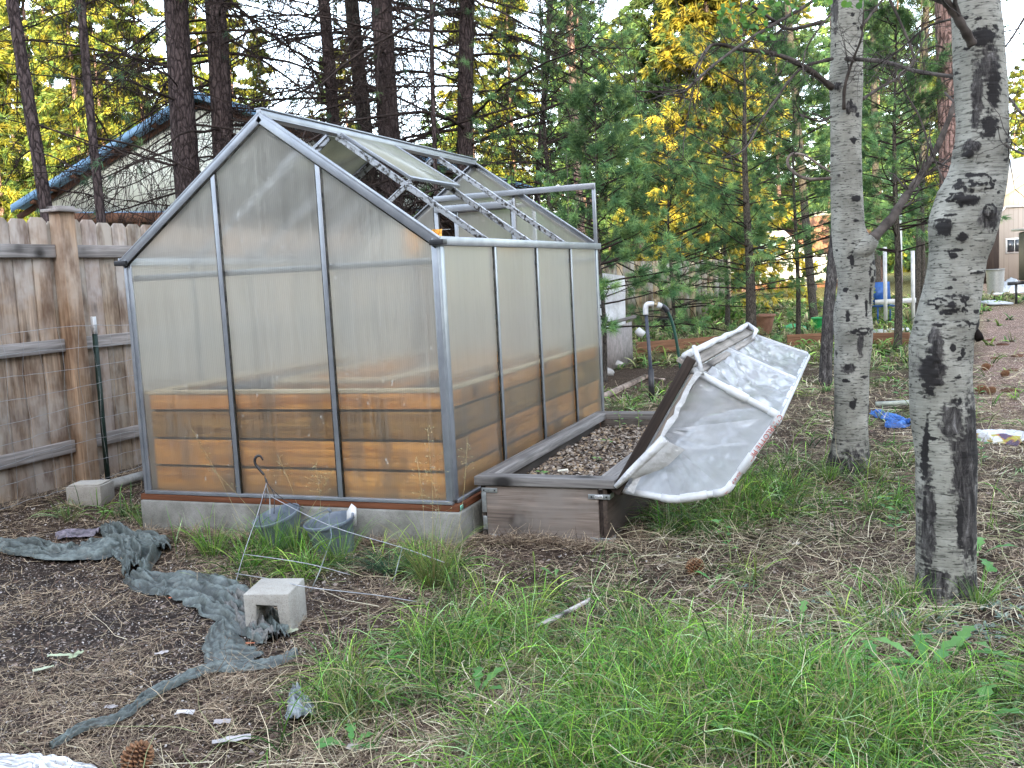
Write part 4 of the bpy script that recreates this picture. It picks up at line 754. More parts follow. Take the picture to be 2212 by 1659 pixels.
def needles(C,Dd,m,L,w,cols,spread=.8,lmin=.6):
    """tufts of needles at points C pointing along Dd"""
    N=len(C)*m; c=np.repeat(C,m,axis=0); d=unit(np.repeat(unit(Dd),m,axis=0)+rng.normal(0,spread,(N,3))); l=rng.uniform(lmin,1,N)[:,None]*L
    c=c+rng.normal(0,.12*L,(N,3)); s=unit(np.cross(d,rng.normal(0,1,(N,3))))*w/2
    V=np.stack([c-s,c+s,c+d*l+np.array([0,0,-.1])*l],1).reshape(-1,3); F=np.arange(N*3).reshape(-1,3)
    col=np.repeat(np.repeat(pal(cols,len(C),.35),m,axis=0)*(1+rng.uniform(-.2,.2,(N,1))),3,axis=0); return V,F,col
# dead-branch tangle for a bare pine trunk
def deadbranches(p0,p1,zlo,zhi,n,Lr,parent,r0=.016,dens=1.):
    f=rng.random(n); z=zlo+(zhi-zlo)*f; t=(z-p0[2])/(p1[2]-p0[2]); S=p0[None]*(1-t[:,None])+p1[None]*t[:,None]
    a=rng.uniform(0,2*pi,n); d=np.stack([np.cos(a),np.sin(a),rng.uniform(-.25,.45,n)],-1); L=rng.uniform(*Lr,n); K=9
    A=grow(S,d,L,K,.09,.10,.10); out=[btubes(A,np.linspace(1,.3,K)[None]*(r0*(L/L.mean()))[:,None],4)]
    nb=int(11*dens); idx=np.repeat(np.arange(n),nb); j=rng.integers(2,K,len(idx)); S2=A[idx,j]; td=unit(A[idx,j]-A[idx,j-1]); d2=unit(td*.7+rng.normal(0,.75,(len(idx),3)))
    L2=L[idx]*rng.uniform(.15,.5,len(idx)); B=grow(S2,d2,L2,7,.13,.13); out.append(btubes(B,np.linspace(1,.35,7)[None]*np.full((len(idx),1),r0*.42),3))
    nb2=3; id3=np.repeat(np.arange(len(idx)),nb2); j=rng.integers(2,7,len(id3)); S3=B[id3,j]; td=unit(B[id3,j]-B[id3,j-1]); d3=unit(td*.8+rng.normal(0,.7,(len(id3),3)))
    Cc=grow(S3,d3,L2[id3]*rng.uniform(.2,.6,len(id3)),5,.16,.15); out.append(btubes(Cc,np.linspace(1,.5,5)[None]*np.full((len(id3),1),r0*.27),3))
    V=[];F=[];o=0
    for v,f_ in out: V.append(v);F.append(f_+o);o+=len(v)
    ob=mk('dead_branches',np.concatenate(V),np.concatenate(F),'twig',parent); return B,ob
PGR=[(.07,.15,.085),(.10,.20,.10),(.05,.11,.07),(.15,.24,.09)]
def pine_crown(p0,p1,z0,z1,R,n,parent,tm=14,tl=.16,tw=.012,cols=PGR,per=9,name='crown'):
    f=rng.random(n); z=z0+(z1-z0)*f; t=(z-p0[2])/(p1[2]-p0[2]); S=p0[None]*(1-t[:,None])+p1[None]*t[:,None]; a=rng.uniform(0,2*pi,n)
    L=R*(1-.75*f)*rng.uniform(.6,1.1,n); d=np.stack([np.cos(a),np.sin(a),rng.uniform(.0,.4,n)],-1); A=grow(S,d,L,7,.06,.08,.08)
    b=btubes(A,np.linspace(1,.3,7)[None]*np.full((n,1),.02),3); idx=np.repeat(np.arange(n),per); j=rng.integers(2,7,len(idx)); C=A[idx,j]+rng.normal(0,.12*R*.5,(len(idx),3))
    V,F,c=needles(C,A[idx,j]-A[idx,j-1],tm,tl,tw,cols,.7); br=mk('branches',b[0],b[1],'twig',parent); mk(name,V,F,'foliage',parent,c)
def pine_line(a,b_,t):
    p=D(a[0],a[1],t); q=D(b_[0],b_[1],t); d=(p-q)/(p[2]-q[2]); base=q+d*(-.25-q[2]); topp=q+d*(11.-q[2]); return base,topp
PT=[((30,0),(95,455),12,.15,'thin dark pine trunk at the far left in front of the yellow trees',7),
 ((180,0),(217,477),12,.105,'thinnest straight pine trunk over the left fence post',7),
 ((377,0),(410,400),16,.41,'thick furrowed pine trunk left of the roof peak',13),
 ((460,0),(485,333),16.5,.36,'thick pine trunk just right of the roof peak, its neighbour touching',13),
 ((697,0),(717,267),17,.22,'medium pine trunk right above the greenhouse ridge start',9),
 ((762,0),(785,283),19,.30,'greenish grey pine trunk left of the widest middle trunk',9),
 ((829,0),(838,293),16,.35,'widest straight pine trunk above the middle of the greenhouse ridge',13),
 ((937,0),(940,317),15,.07,'pole-thin pine trunk between two thick ones above the ridge',5),
 ((1009,0),(1010,330),16,.26,'pine trunk with long dead limbs above the far end of the ridge',13),
 ((1185,0),(1168,350),20,.13,'slender pine trunk right of the greenhouse against green pines',6)]
TANG='leafless lower pines in a row behind the greenhouse'
for i,(a,b_,t,dia,lab,nbr) in enumerate(PT):
    p0,p1=pine_line(a,b_,t); r=tag(empty('pine_tree',p0),lab,'pine tree','tall pines behind the greenhouse')
    zz=np.linspace(0,1,60); P=p0[None]*(1-zz[:,None])+p1[None]*zz[:,None]; P[:,0]+=.04*np.sin(zz*9+i); trunkmesh(P,dia/2*(1.12-.35*zz),'trunk','pinebark',r,22,.05,7,(1.,1.,1.) if i!=5 else (.95,1.15,1.))
    B,o=deadbranches(p0,p1,1.6 if i<2 else 2.0,7.0,int(nbr*(4.4 if i>3 else 3.2)),((1.5,4.8) if i==8 else (1.2,3.4)) if dia>.2 else (.8,1.9),r,.020 if dia>.2 else .011,1.1)
    if True:
        idx=rng.integers(0,len(B),34 if i in (0,1) else 22); V,F,c=needles(B[idx,-1],B[idx,-1]-B[idx,-2],26,.15,.007,PGR+([(.16,.07,.04)] if i in (2,3) else []),.9); mk('foliage',V,F,'foliage',r,c)
    if dia>.12: pine_crown(p0,p1,6.6,11.,2.4,34,r,9,.3,.03)
# reddish pine behind the scarred aspen, others between
for (a,b_,t,dia,lab,m_) in (((2047,0),(2060,420),13.,.34,'thick pinkish pine trunk partly hidden by the scarred aspen','pinkbark'),((1245,330),(1252,470),24,.22,'reddish broken pine trunk among the green pines right of the greenhouse','pinkbark'),((1700,0),(1722,260),22,.17,'thin grey pine trunk left of the smooth aspen','youngbark'),((1885,0),(1890,300),24,.16,'thin pine trunk between the two big aspens','youngbark'),((2000,30),(1990,400),20,.14,'slim trunk left of the pinkish pine','youngbark')):
    p0,p1=pine_line(a,b_,t); r=tag(empty('pine_tree',p0),lab,'pine tree'); zz=np.linspace(0,1,50); P=p0[None]*(1-zz[:,None])+p1[None]*zz[:,None]
    trunkmesh(P,dia/2*(1.1-.4*zz),'trunk',m_,r,18,.04,7); B,o=deadbranches(p0,p1,2.,7.,12,(.7,1.8),r,.010); pine_crown(p0,p1,3.,9.,1.6,30,r,12,.16,.012)
# young green pines, needle tufts on whorled branches
NG=[(.12,.25,.10),(.17,.32,.13),(.08,.18,.075),(.23,.39,.15),(.28,.42,.13)]
def young_pine(base,h,dia,R,nw,lab,cols=NG,zb=.5,lean=0.,tm=30,tl=.13,tw=.006,per=16,sub=5,group=None,taper=.8,sparse=1.):
    r=tag(empty('young_pine',base),lab,'young pine',group); base=np.asarray(base,float); zz=np.linspace(0,1,40); P=base+np.stack([lean*zz+.02*np.sin(zz*8),0*zz,h*zz],-1)
    trunkmesh(P,dia/2*(1.05-.95*zz),'trunk','youngbark',r,14,.05,14)
    zs=np.concatenate([np.full(5,q) for q in np.linspace(zb,h*.96,nw)])+rng.normal(0,.05,nw*5); f=zs/h; n=len(zs); S=base+np.stack([lean*f,0*f,zs],-1)
    a=rng.uniform(0,2*pi,n); L=R*np.clip(1.12-f*taper,.12,1)*rng.uniform(.65,1.15,n); up=np.clip(f*.7-.05,-.05,.7); A=grow(S,np.stack([np.cos(a),np.sin(a),up],-1),L,9,.015,.05,.05)
    b1=btubes(A,np.linspace(1,.35,9)[None]*(.006+.008*L/R)[:,None],4)
    idx=np.repeat(np.arange(n),sub); j=rng.integers(3,9,len(idx)); d2=unit(unit(A[idx,j]-A[idx,j-1])*.9+rng.normal(0,.5,(len(idx),3))*np.array([1,1,.5])); B=grow(A[idx,j],d2,L[idx]*rng.uniform(.15,.4,len(idx)),5,.0,.08,.1)
    b2=btubes(B,np.linspace(1,.5,5)[None]*np.full((len(idx),1),.004),3); br=mk('branches',np.concatenate([b1[0],b2[0]]),np.concatenate([b1[1],b2[1]+len(b1[0])]),'twig',r)
    id2=np.repeat(np.arange(len(B)),4); j=rng.integers(2,5,len(id2)); C=B[id2,j]; Dn=B[id2,j]-B[id2,j-1]
    k=rng.random(len(C))<sparse; V,F,c=needles(C[k],Dn[k],tm,tl,tw,cols,.75); rd=np.hypot(V[:,0]-base[0],V[:,1]-base[1])/R; c=c*np.clip(.35+1.1*rd,.35,1.15)[:,None]; mk('crown',V,F,'foliage',r,c)  # inner crown shade painted in: needles darker towards the trunk
def gb(x,y): p=PZ(x,y); return np.array((p[0],p[1],float(H(p[0],p[1]))))
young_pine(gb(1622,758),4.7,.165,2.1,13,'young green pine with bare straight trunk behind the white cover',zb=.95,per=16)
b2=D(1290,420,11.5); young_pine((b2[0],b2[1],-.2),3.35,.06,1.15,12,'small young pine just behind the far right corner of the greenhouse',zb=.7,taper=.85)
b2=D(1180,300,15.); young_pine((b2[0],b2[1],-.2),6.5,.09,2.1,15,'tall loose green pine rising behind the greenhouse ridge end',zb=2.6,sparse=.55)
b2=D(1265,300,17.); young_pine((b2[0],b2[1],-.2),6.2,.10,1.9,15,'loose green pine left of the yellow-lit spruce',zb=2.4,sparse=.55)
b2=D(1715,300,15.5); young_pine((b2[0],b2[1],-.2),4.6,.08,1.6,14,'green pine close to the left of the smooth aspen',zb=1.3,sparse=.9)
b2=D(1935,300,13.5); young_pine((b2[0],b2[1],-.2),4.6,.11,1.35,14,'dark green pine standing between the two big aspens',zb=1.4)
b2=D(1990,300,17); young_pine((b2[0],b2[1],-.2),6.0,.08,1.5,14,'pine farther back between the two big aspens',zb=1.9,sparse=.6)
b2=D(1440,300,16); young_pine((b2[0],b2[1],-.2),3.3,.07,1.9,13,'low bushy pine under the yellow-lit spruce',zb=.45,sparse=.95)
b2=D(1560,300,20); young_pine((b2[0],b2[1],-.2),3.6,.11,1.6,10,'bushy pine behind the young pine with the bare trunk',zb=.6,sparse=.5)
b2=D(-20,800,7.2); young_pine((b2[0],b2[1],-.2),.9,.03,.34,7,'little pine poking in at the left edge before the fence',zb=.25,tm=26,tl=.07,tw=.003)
# spruces and far pines
def conifer(base,h,R,zb,nb,cols,name,lab,group=None,cs=.22,ct=18,dia=.3,droop=.06,per=12,m_='pinebark',cat='conifer',proto=None,shape=.9,tw=.35):
    base=np.asarray(base,float); r=tag(empty(name,base),lab,cat,group)
    zz=np.linspace(0,1,24); P=base+np.stack([0*zz,0*zz,h*zz],-1); trunkmesh(P,dia/2*(1.05-.9*zz),'trunk',m_,r,10,.04,4)
    z=zb+(h-zb)*rng.random(nb)**.9; f=(z-zb)/(h-zb); a=rng.uniform(0,2*pi,nb); L=R*np.clip(1.03-f,.03,1)**shape*rng.uniform(.65,1.1,nb); S=base+np.stack([0*z,0*z,z],-1)
    A=grow(S,np.stack([np.cos(a),np.sin(a),np.full(nb,.12)],-1),L,6,droop,.05); b1=btubes(A,np.linspace(1,.3,6)[None]*np.full((nb,1),dia*.06),3); mk('branches',b1[0],b1[1],'twig',r)
    idx=np.repeat(np.arange(nb),per); j=rng.integers(1,6,len(idx)); C=A[idx,j]+rng.normal(0,1,(len(idx),3))*np.array([.10,.10,.05])*L[idx][:,None]
    V,F,c=needles(C,unit(A[idx,j]-A[idx,j-1])+np.array([0,0,-.35]),ct,cs,cs*tw,cols,.6); rd=np.hypot(V[:,0]-base[0],V[:,1]-base[1])/(R*.8); c=c*np.clip(.22+1.0*rd,.2,1.1)[:,None]; mk('crown',V,F,'foliage',r,c); return r  # self-shadow of the crown put into the colour, darkest near the trunk
SPR=[(.32,.31,.05),(.44,.38,.05),(.12,.18,.05),(.54,.43,.06)]  # low-sun gold mixed into the needle colours
b2=D(1535,300,27.); conifer((b2[0],b2[1],-.2),13.,2.9,.8,330,SPR,'spruce_tree','tall spruce with low-sun yellow painted into its needles',cs=.26,ct=20,per=13,tw=.22)
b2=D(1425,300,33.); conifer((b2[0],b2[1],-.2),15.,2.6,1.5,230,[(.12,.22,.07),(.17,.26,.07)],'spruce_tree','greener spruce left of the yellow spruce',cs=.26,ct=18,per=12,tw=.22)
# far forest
YL=[(.28,.32,.05),(.36,.36,.05),(.12,.20,.05),(.44,.38,.055),(.20,.27,.06)]; GL=[(.11,.22,.09),(.18,.31,.11),(.27,.40,.11),(.07,.15,.06)]  # YL holds the sunlit yellow in its needle colours, GL stays green
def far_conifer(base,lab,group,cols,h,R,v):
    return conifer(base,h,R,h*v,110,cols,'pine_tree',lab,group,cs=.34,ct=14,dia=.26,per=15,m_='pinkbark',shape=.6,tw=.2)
protos=[far_conifer((0,0,0),'pine coloured sunlit yellow-green in the far stand left of the thick trunks','far sunlit pines',YL,17,2.1,.22),far_conifer((0,0,0),'tall sunlit pine in the far stand','far sunlit pines',YL,20,1.9,.3),far_conifer((0,0,0),'far green pine behind the yard','far green pines',GL,15,2.3,.12),far_conifer((0,0,0),'far slim green pine','far green pines',GL,18,1.8,.2)]
def dup(root,loc,rz,sc,label,group):
    r=root.copy(); COL.objects.link(r); r.location=loc; r.rotation_euler=(0,0,rz); r.scale=(sc,sc,sc); r['label']=label; r['group']=group
    for ch in list(root.children):
        c=ch.copy(); COL.objects.link(c); c.parent=r
    return r
used=[0]*4
def place(k,loc,rz,sc,label,group):
    if not used[k]: used[k]=1; r=protos[k]; r.location=loc; r.rotation_euler=(0,0,rz); r.scale=(sc,sc,sc); r['label']=label; r['group']=group; return r
    return dup(protos[k],loc,rz,sc,label,group)
rnd=random.Random(5)
YLAB='pine coloured sunlit yellow among many in the far stand'; GLAB='green pine among many in the far stand'
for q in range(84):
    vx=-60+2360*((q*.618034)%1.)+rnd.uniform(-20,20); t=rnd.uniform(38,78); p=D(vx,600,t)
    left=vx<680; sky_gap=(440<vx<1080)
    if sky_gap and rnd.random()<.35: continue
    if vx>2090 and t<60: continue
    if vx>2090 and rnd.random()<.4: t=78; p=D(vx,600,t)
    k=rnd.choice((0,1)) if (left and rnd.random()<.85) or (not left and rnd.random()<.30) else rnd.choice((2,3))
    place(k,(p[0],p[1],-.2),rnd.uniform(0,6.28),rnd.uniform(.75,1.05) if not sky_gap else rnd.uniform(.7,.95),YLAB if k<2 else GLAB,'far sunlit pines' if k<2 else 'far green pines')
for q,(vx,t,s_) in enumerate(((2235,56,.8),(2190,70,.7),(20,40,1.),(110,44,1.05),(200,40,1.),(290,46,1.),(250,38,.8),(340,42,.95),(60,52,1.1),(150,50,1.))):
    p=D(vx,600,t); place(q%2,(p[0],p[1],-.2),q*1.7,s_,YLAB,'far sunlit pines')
# low distant woods closing the horizon
n=26000; a=YAW+rng.uniform(-.8,.8,n); r=rng.uniform(84,110,n); zz=rng.random(n)**1.3*9.0*(.6+.6*fbm(a*30,0,0,1,3)); C=np.stack([CX+r*np.sin(a),CY+r*np.cos(a),zz-.2],-1)
V,F,c=needles(C,rng.normal(0,1,(n,3))*np.array([1,1,.5])+np.array([0,0,.3]),4,1.3,.55,GL+YL[:2],.8); tag(mk('distant_woods',V,F,'foliage',None,c),'hazy low belt of distant woodland closing the view','woodland',kind='stuff')
# ================================================================ aspens
def aspen(rows,t,name,lab,marks,rings=340,n=96,dark=None,drift=0.):
    rows=np.array(rows,float); yv=np.linspace(rows[0,0],rows[-1,0],rings); L_=np.interp(yv,rows[:,0],rows[:,1]); R_=np.interp(yv,rows[:,0],rows[:,2])
    ker=np.ones(9)/9; pad=lambda a:np.convolve(np.pad(a,4,'edge'),ker,'valid'); L_=pad(L_); R_=pad(R_); cx=(L_+R_)/2; P=np.array([D(x,y,t) for x,y in zip(cx,yv)]); Rr=(R_-L_)/2*t/FL
    # keep distance constant per height: vertical stem
    a=np.arange(n)*2*pi/n; right=np.array([cos(YAW),-sin(YAW),0]); fw=np.array([sin(YAW),cos(YAW),0])
    nz=fbm(np.cos(a)[None,:]*1.2+0*P[:,2:3],np.sin(a)[None,:]*1.2+0*P[:,2:3],P[:,2:3]*6+0*a[None],1.5,4)-.5
    r=Rr[:,None]*(1+.10*nz); V=P[:,None,:]+r[...,None]*(np.cos(a)[None,:,None]*right+np.sin(a)[None,:,None]*fw)
    # marks painted on the bark: (x,y,rx,ry,kind) in stem view, bumps lift the surface
    sx=cx[:,None]+np.cos(a)[None]*(R_-L_)[:,None]/2; sy=yv[:,None]+0*a[None]; front=(np.sin(a)[None]<.25)
    clean=np.ones(sx.shape); black=np.ones(sx.shape); w1=(fbm(sx*.10,sy*.22,1,1,4)-.5)*3.2
    for (mx,my,rx,ry,k,am) in marks:
        rx*=.85; ry*=.9; dd=np.sqrt(((sx-mx)/rx)**2+((sy-my)/ry)**2)+w1*.35
        f=np.clip((1.05-dd)*3,0,1)*front
        if k=='b': black=np.minimum(black,np.clip(dd-.35,0,1)*front+(1-front))
        if k=='r': clean=np.minimum(clean,np.clip(dd-.45,0,1)*front+(1-front))
        if k=='e': ring=np.exp(-((dd-1.0)/.28)**2)+.9*np.clip((.45-dd)*5,0,1); black=np.minimum(black,1-np.clip(ring,0,1)*.9*front)
        lift=am*np.exp(-dd**2)*front; V+= (lift[...,None])*(np.cos(a)[None,:,None]*right+np.sin(a)[None,:,None]*fw)
    if dark is not None: cl=np.clip((sy-dark[0])/(dark[1]-dark[0]),0,1)+w1*.35; clean=np.minimum(clean,1-np.clip(cl,0,1))
    # small horizontal scars all round
    rs=random.Random(int(t*100)); 
    for q in range(70):
        mx=rs.random()*6.283; my=rs.uniform(rows[0,0],rows[-1,0]); da=np.abs((a-mx+pi)%(2*pi)-pi)[None]; dd=np.sqrt((da/rs.uniform(.08,.28))**2+((sy-my)/rs.uniform(2,6))**2)+w1*.5
        black=np.minimum(black,np.clip(dd-.3,0,1))
    r_=tag(empty(name,(P[-1][0],P[-1][1],-.2)),lab,'aspen tree'); i=np.arange(n); k=np.arange(rings-1)[:,None]*n; F=np.stack([k+i,k+n+i,k+n+(i+1)%n,k+(i+1)%n],-1).reshape(-1,4)
    mk('trunk',V.reshape(-1,3),F,'aspen',r_,np.stack([clean,black,0*clean],-1).reshape(-1,3),None,True); return r_
A1=[(-420,1800,1858),(-200,1798,1860),(0,1796,1863),(130,1796,1862),(160,1792,1862),(190,1793,1862),(233,1795,1860),(300,1795,1859),(367,1795,1860),(500,1797,1866),(520,1800,1884),(545,1802,1886),(570,1806,1886),(600,1811,1887),(630,1811,1885),(655,1805,1883),(680,1802,1880),(700,1802,1884),(739,1805,1883),(799,1803,1876),(886,1804,1874),(930,1802,1873),(952,1799,1874),(980,1793,1875),(996,1789,1877),(1016,1784,1880),(1032,1780,1884),(1045,1776,1888)]
m1=[(1845,540,14,26,'b',.004),(1828,560,6,22,'b',0),(1868,530,14,14,'r',.02),(1876,588,13,24,'e',.012),(1876,590,5,12,'b',0),(1838,640,5,7,'b',0),(1858,660,5,26,'b',.0),(1820,680,6,20,'b',0),(1850,715,26,7,'e',.004),(1850,717,14,4,'b',0),(1822,792,16,13,'r',0),(1820,790,9,8,'b',0),(1857,812,12,5,'b',0),(1830,872,9,12,'b',0),(1833,305,16,5,'b',.006),(1833,310,7,7,'b',0),(1847,373,12,4,'b',.003),(1837,432,15,7,'b',.005),(1836,478,12,4,'b',.003),(1828,237,16,16,'r',.01),(1826,228,5,14,'b',0),(1803,190,9,11,'r',.012),(1838,107,5,4,'b',0),(1800,20,5,60,'r',0),(1835,60,6,4,'b',0),(1845,740,8,30,'r',0),(1868,640,5,30,'b',0),(1872,900,8,40,'r',0),(1805,380,5,5,'r',.01)]
as1=aspen(A1,6.08,'aspen_tree','smooth pale aspen with a thick limb stub, standing right of the white cover',m1,dark=(930,1010))
A2=[(-420,2052,2150),(-200,2054,2152),(0,2058,2154),(63,2060,2163),(167,2064,2171),(267,2070,2174),(317,2066,2176),(367,2055,2173),(417,2028,2165),(467,2011,2155),(500,2011,2148),(533,2013,2141),(553,2011,2128),(620,1998,2116),(686,1981,2108),(740,1968,2098),(820,1968,2094),(886,1971,2101),(986,1981,2106),(1106,1983,2104),(1206,1982,2103),(1260,1981,2104),(1290,1979,2106),(1320,1974,2112),(1345,1968,2118)]
m2=[(2100,90,38,24,'b',.006),(2112,150,26,45,'r',.004),(2122,200,22,60,'b',0),(2112,280,26,38,'b',0),(2085,320,16,18,'r',.01),(2075,335,14,12,'b',.01),(2080,400,34,20,'e',.014),(2062,433,28,22,'b',.012),(2048,430,16,13,'e',.01),(2105,462,17,13,'e',.008),(2025,490,17,26,'b',.008),(2052,512,13,12,'b',.004),(2090,200,12,100,'r',0),(2110,480,38,26,'r',0),(2037,552,12,9,'b',.004),(2033,655,34,19,'e',.012),(2030,655,12,10,'b',.0),(2040,700,40,7,'e',.004),(2000,745,14,60,'r',.01),(1990,800,18,60,'b',.006),(1995,790,30,40,'r',0),(2052,760,9,12,'b',0),(2030,745,8,12,'b',0),(2045,860,9,9,'b',0),(2028,900,28,50,'r',0),(1986,960,6,90,'b',0),(2075,950,26,120,'r',.0),(2090,960,14,90,'b',0),(2050,1000,28,100,'r',0),(2070,1100,40,120,'r',0),(2045,1120,10,60,'b',0),(1992,1120,12,120,'r',0),(1988,1090,3,60,'b',0),(2000,1250,30,40,'r',0),(2060,1260,40,40,'r',0),(2098,860,6,60,'b',0),(2085,590,24,4,'b',.004),(2028,620,9,5,'b',0),(2037,602,8,4,'b',0),(2095,710,10,26,'r',.006),(2040,540,30,5,'b',0)]
as2=aspen(A2,3.80,'aspen_tree','scarred thick aspen with crooked black-streaked trunk at the right',m2,rings=420,n=120,dark=(1180,1420))
A3=[(-100,1808,1830),(400,1806,1828),(520,1792,1816),(640,1780,1804),(760,1772,1798),(835,1768,1796),(845,1766,1798)]
as3=aspen(A3,10.4,'aspen_tree','slim grey aspen half hidden behind the smooth pale one',[(1785,700,10,60,'r',0)],rings=120,n=32,dark=(-900,-300))
# a severed knot on the scarred aspen
o=MB(); p=D(2106,712,3.74); q=D(2117,734,3.72); o.tube([p,seg(p,q,.5),q],[.012,.017,.015],14,(.15,.13,.12)); o.build('branch_stub','greytwig',as2,smooth=True)
# limbs as measured polylines, plus small twigs
def smooth(P,k=5):
    P=np.array(P,float); out=[]
    for i in range(len(P)-1):
        p0=P[max(i-1,0)];p1=P[i];p2=P[i+1];p3=P[min(i+2,len(P)-1)]
        for f in np.linspace(0,1,k,endpoint=False): out.append(.5*((2*p1)+(-p0+p2)*f+(2*p0-5*p1+4*p2-p3)*f*f+(-p0+3*p1-3*p2+p3)*f**3))
    out.append(P[-1]); return np.array(out)
def limb(pts,t0,t1,r0,r1,parent,col=(1,1,1),twigs=10,tl=.35,name='branch'):
    n=len(pts); Pw=smooth([D(x,y,t0+(t1-t0)*i/(n-1)) for i,(x,y) in enumerate(pts)]); K=len(Pw); m=MB(); Rr=np.linspace(r0,r1,K)*(1+.12*np.sin(np.arange(K)*1.9))
    m.tube(Pw,Rr,8,col); 
    if twigs:
        i=rng.integers(K//4,K,twigs); d=unit(rng.normal(0,1,(twigs,3)))+unit(Pw[i]-Pw[i-1])*.8; B=grow(Pw[i],d,rng.uniform(.3,1,twigs)*tl,7,.0,.16); 
        for b_ in B: m.tube(b_,np.linspace(max(.0022,r1*.7),.001,7),4,(.75,.75,.75),False)
        i2=rng.integers(0,twigs,twigs*2); B2=grow(B[i2,rng.integers(2,7,len(i2))],unit(rng.normal(0,1,(len(i2),3))),rng.uniform(.2,.6,len(i2))*tl,5,0,.16)
        for b_ in B2: m.tube(b_,np.linspace(.0017,.0008,5),3,(.7,.7,.7),False)
    return m.build(name,'greytwig',parent,smooth=True)
LM=[([(1798,190),(1741,147),(1675,117),(1601,107),(1538,97),(1500,150)],6.0,5.4,.020,.006,as1,12),
 ([(1790,-40),(1758,0),(1681,47),(1621,83),(1551,133),(1508,170),(1475,200)],6.05,5.0,.013,.005,as1,10),
 ([(1798,127),(1728,150),(1675,217),(1641,267),(1608,323),(1558,343)],6.0,5.3,.011,.003,as1,10),
 ([(1823,236),(1825,187),(1841,133),(1861,80),(1866,20)],5.97,5.7,.012,.004,as1,6),
 ([(1828,127),(1908,133),(1975,153),(2075,170),(2171,207),(2212,250),(2300,300)],5.95,3.3,.014,.003,as1,10),
 ([(1880,520),(1925,473),(1951,433),(1985,383),(2025,317),(2068,207),(2090,120)],6.0,6.6,.034,.012,as1,12),
 ([(1985,383),(2020,365),(2068,333)],6.35,6.4,.014,.006,as1,6),
 ([(1795,385),(1751,387),(1721,377),(1701,353),(1711,333),(1741,337),(1775,360),(1795,372)],6.0,5.95,.011,.006,as1,3),
 ([(1795,252),(1770,262),(1728,247)],6.0,5.8,.008,.007,as1,3),([(1862,215),(1900,190),(1960,150),(2010,60)],6.1,6.6,.012,.004,as1,8),
 ([(2101,97),(2085,67),(2061,27),(2041,0),(2010,-50)],3.68,3.6,.018,.014,as2,4),
 ([(2041,200),(2108,267),(2168,310),(2212,333),(2260,340)],4.3,3.2,.005,.003,as2,5),
 ([(1918,-10),(1975,127),(1941,167),(1985,250),(2008,317),(2041,400),(2050,450)],5.2,5.,.007,.003,as2,10),
 ([(1775,47),(1708,63),(1675,47),(1618,7)],6.0,5.6,.012,.008,as1,6),([(1535,97),(1508,153),(1481,277),(1475,340)],5.4,5.2,.005,.002,as1,4),
 ([(2212,40),(2180,90),(2140,140),(2100,200)],4.4,4.3,.006,.003,as2,5),([(2060,40),(2000,60),(1940,110),(1880,150)],4.6,5.,.006,.003,as2,8),
 ([(1796,30),(1770,60),(1740,110),(1735,160)],6,5.7,.007,.003,as1,7),([(1860,60),(1890,20),(1930,-30)],6,6.2,.01,.006,as1,5),([(1600,0),(1605,80),(1610,200),(1612,330)],7.5,7.5,.006,.003,as1,6)]
for q,(pts_,t0,t1,r0,r1,par,tw_) in enumerate(LM): limb(pts_,t0,t1,r0,r1,par,(1.9,1.8,1.7) if q==7 else (.8,.78,.75),tw_*2 if q!=7 else 3)
o=MB(); c=D(1866,535,6.0); o.tube([c+np.array((-.06,0,-.05)),c+np.array((-.02,0,-.015)),c+np.array((.02,.0,.012)),c+np.array((.045,.01,.035)),c+np.array((.062,.012,.052))],[.06,.068,.058,.046,.034],20,(1,1,0)); o.build('limb_collar','aspen',as1,smooth=True)
# round aspen leaves high on the left limbs
def leaves(C,sz,cols,name,parent):
    N=len(C); a=unit(rng.normal(0,1,(N,3))); b_=unit(np.cross(a,rng.normal(0,1,(N,3)))); S=(sz*rng.uniform(.6,1.1,N))[:,None]; k=8; ang=np.arange(k)*2*pi/k
    V=(C[:,None,:]+S[:,:,None]*.5*(np.cos(ang)[None,:,None]*a[:,None,:]*1.1+np.sin(ang)[None,:,None]*b_[:,None,:])).reshape(-1,3)
    return mk(name,V,np.arange(N*k).reshape(-1,k),'foliage',parent,np.repeat(pal(cols,N),k,axis=0))
C=[]
for (x,y,s_,n_) in ((1600,40,30,34),(1650,80,22,14),(1560,30,14,6),(1700,8,20,14),(1790,5,20,10),(1850,0,14,8),(1640,20,20,12),(1585,75,10,5)): C+= [D(x+rnd.gauss(0,s_),y+rnd.gauss(0,s_*.6),5.5+rnd.uniform(-.2,.2)) for _ in range(n_)]
leaves(np.array(C),.035,[(.10,.24,.04),(.07,.18,.04),(.14,.30,.05)],'leaves',as1)
# leafy shrub beyond the far end of the greenhouse
sb=tag(empty('leafy_shrub',(*D(1150,500,11)[:2],-.2)),'bright green leafy shrub just behind the far end of the greenhouse','shrub'); bs=D(1150,500,11.); S=np.array([(bs[0],bs[1],-.2)]*14)
A=grow(S,np.stack([rng.normal(0,.25,14),rng.normal(0,.25,14),np.ones(14)],-1),rng.uniform(1.6,2.9,14),10,0,.08); v,f=btubes(A,np.linspace(.012,.003,10)[None]*np.ones((14,1)),4); mk('stems',v,f,'greytwig',sb)
idx=rng.integers(0,14,520); j=rng.integers(3,10,520); leaves(A[idx,j]+rng.normal(0,.10,(520,3)),.04,[(.16,.32,.05),(.10,.24,.05),(.22,.38,.07)],'leaves',sb)
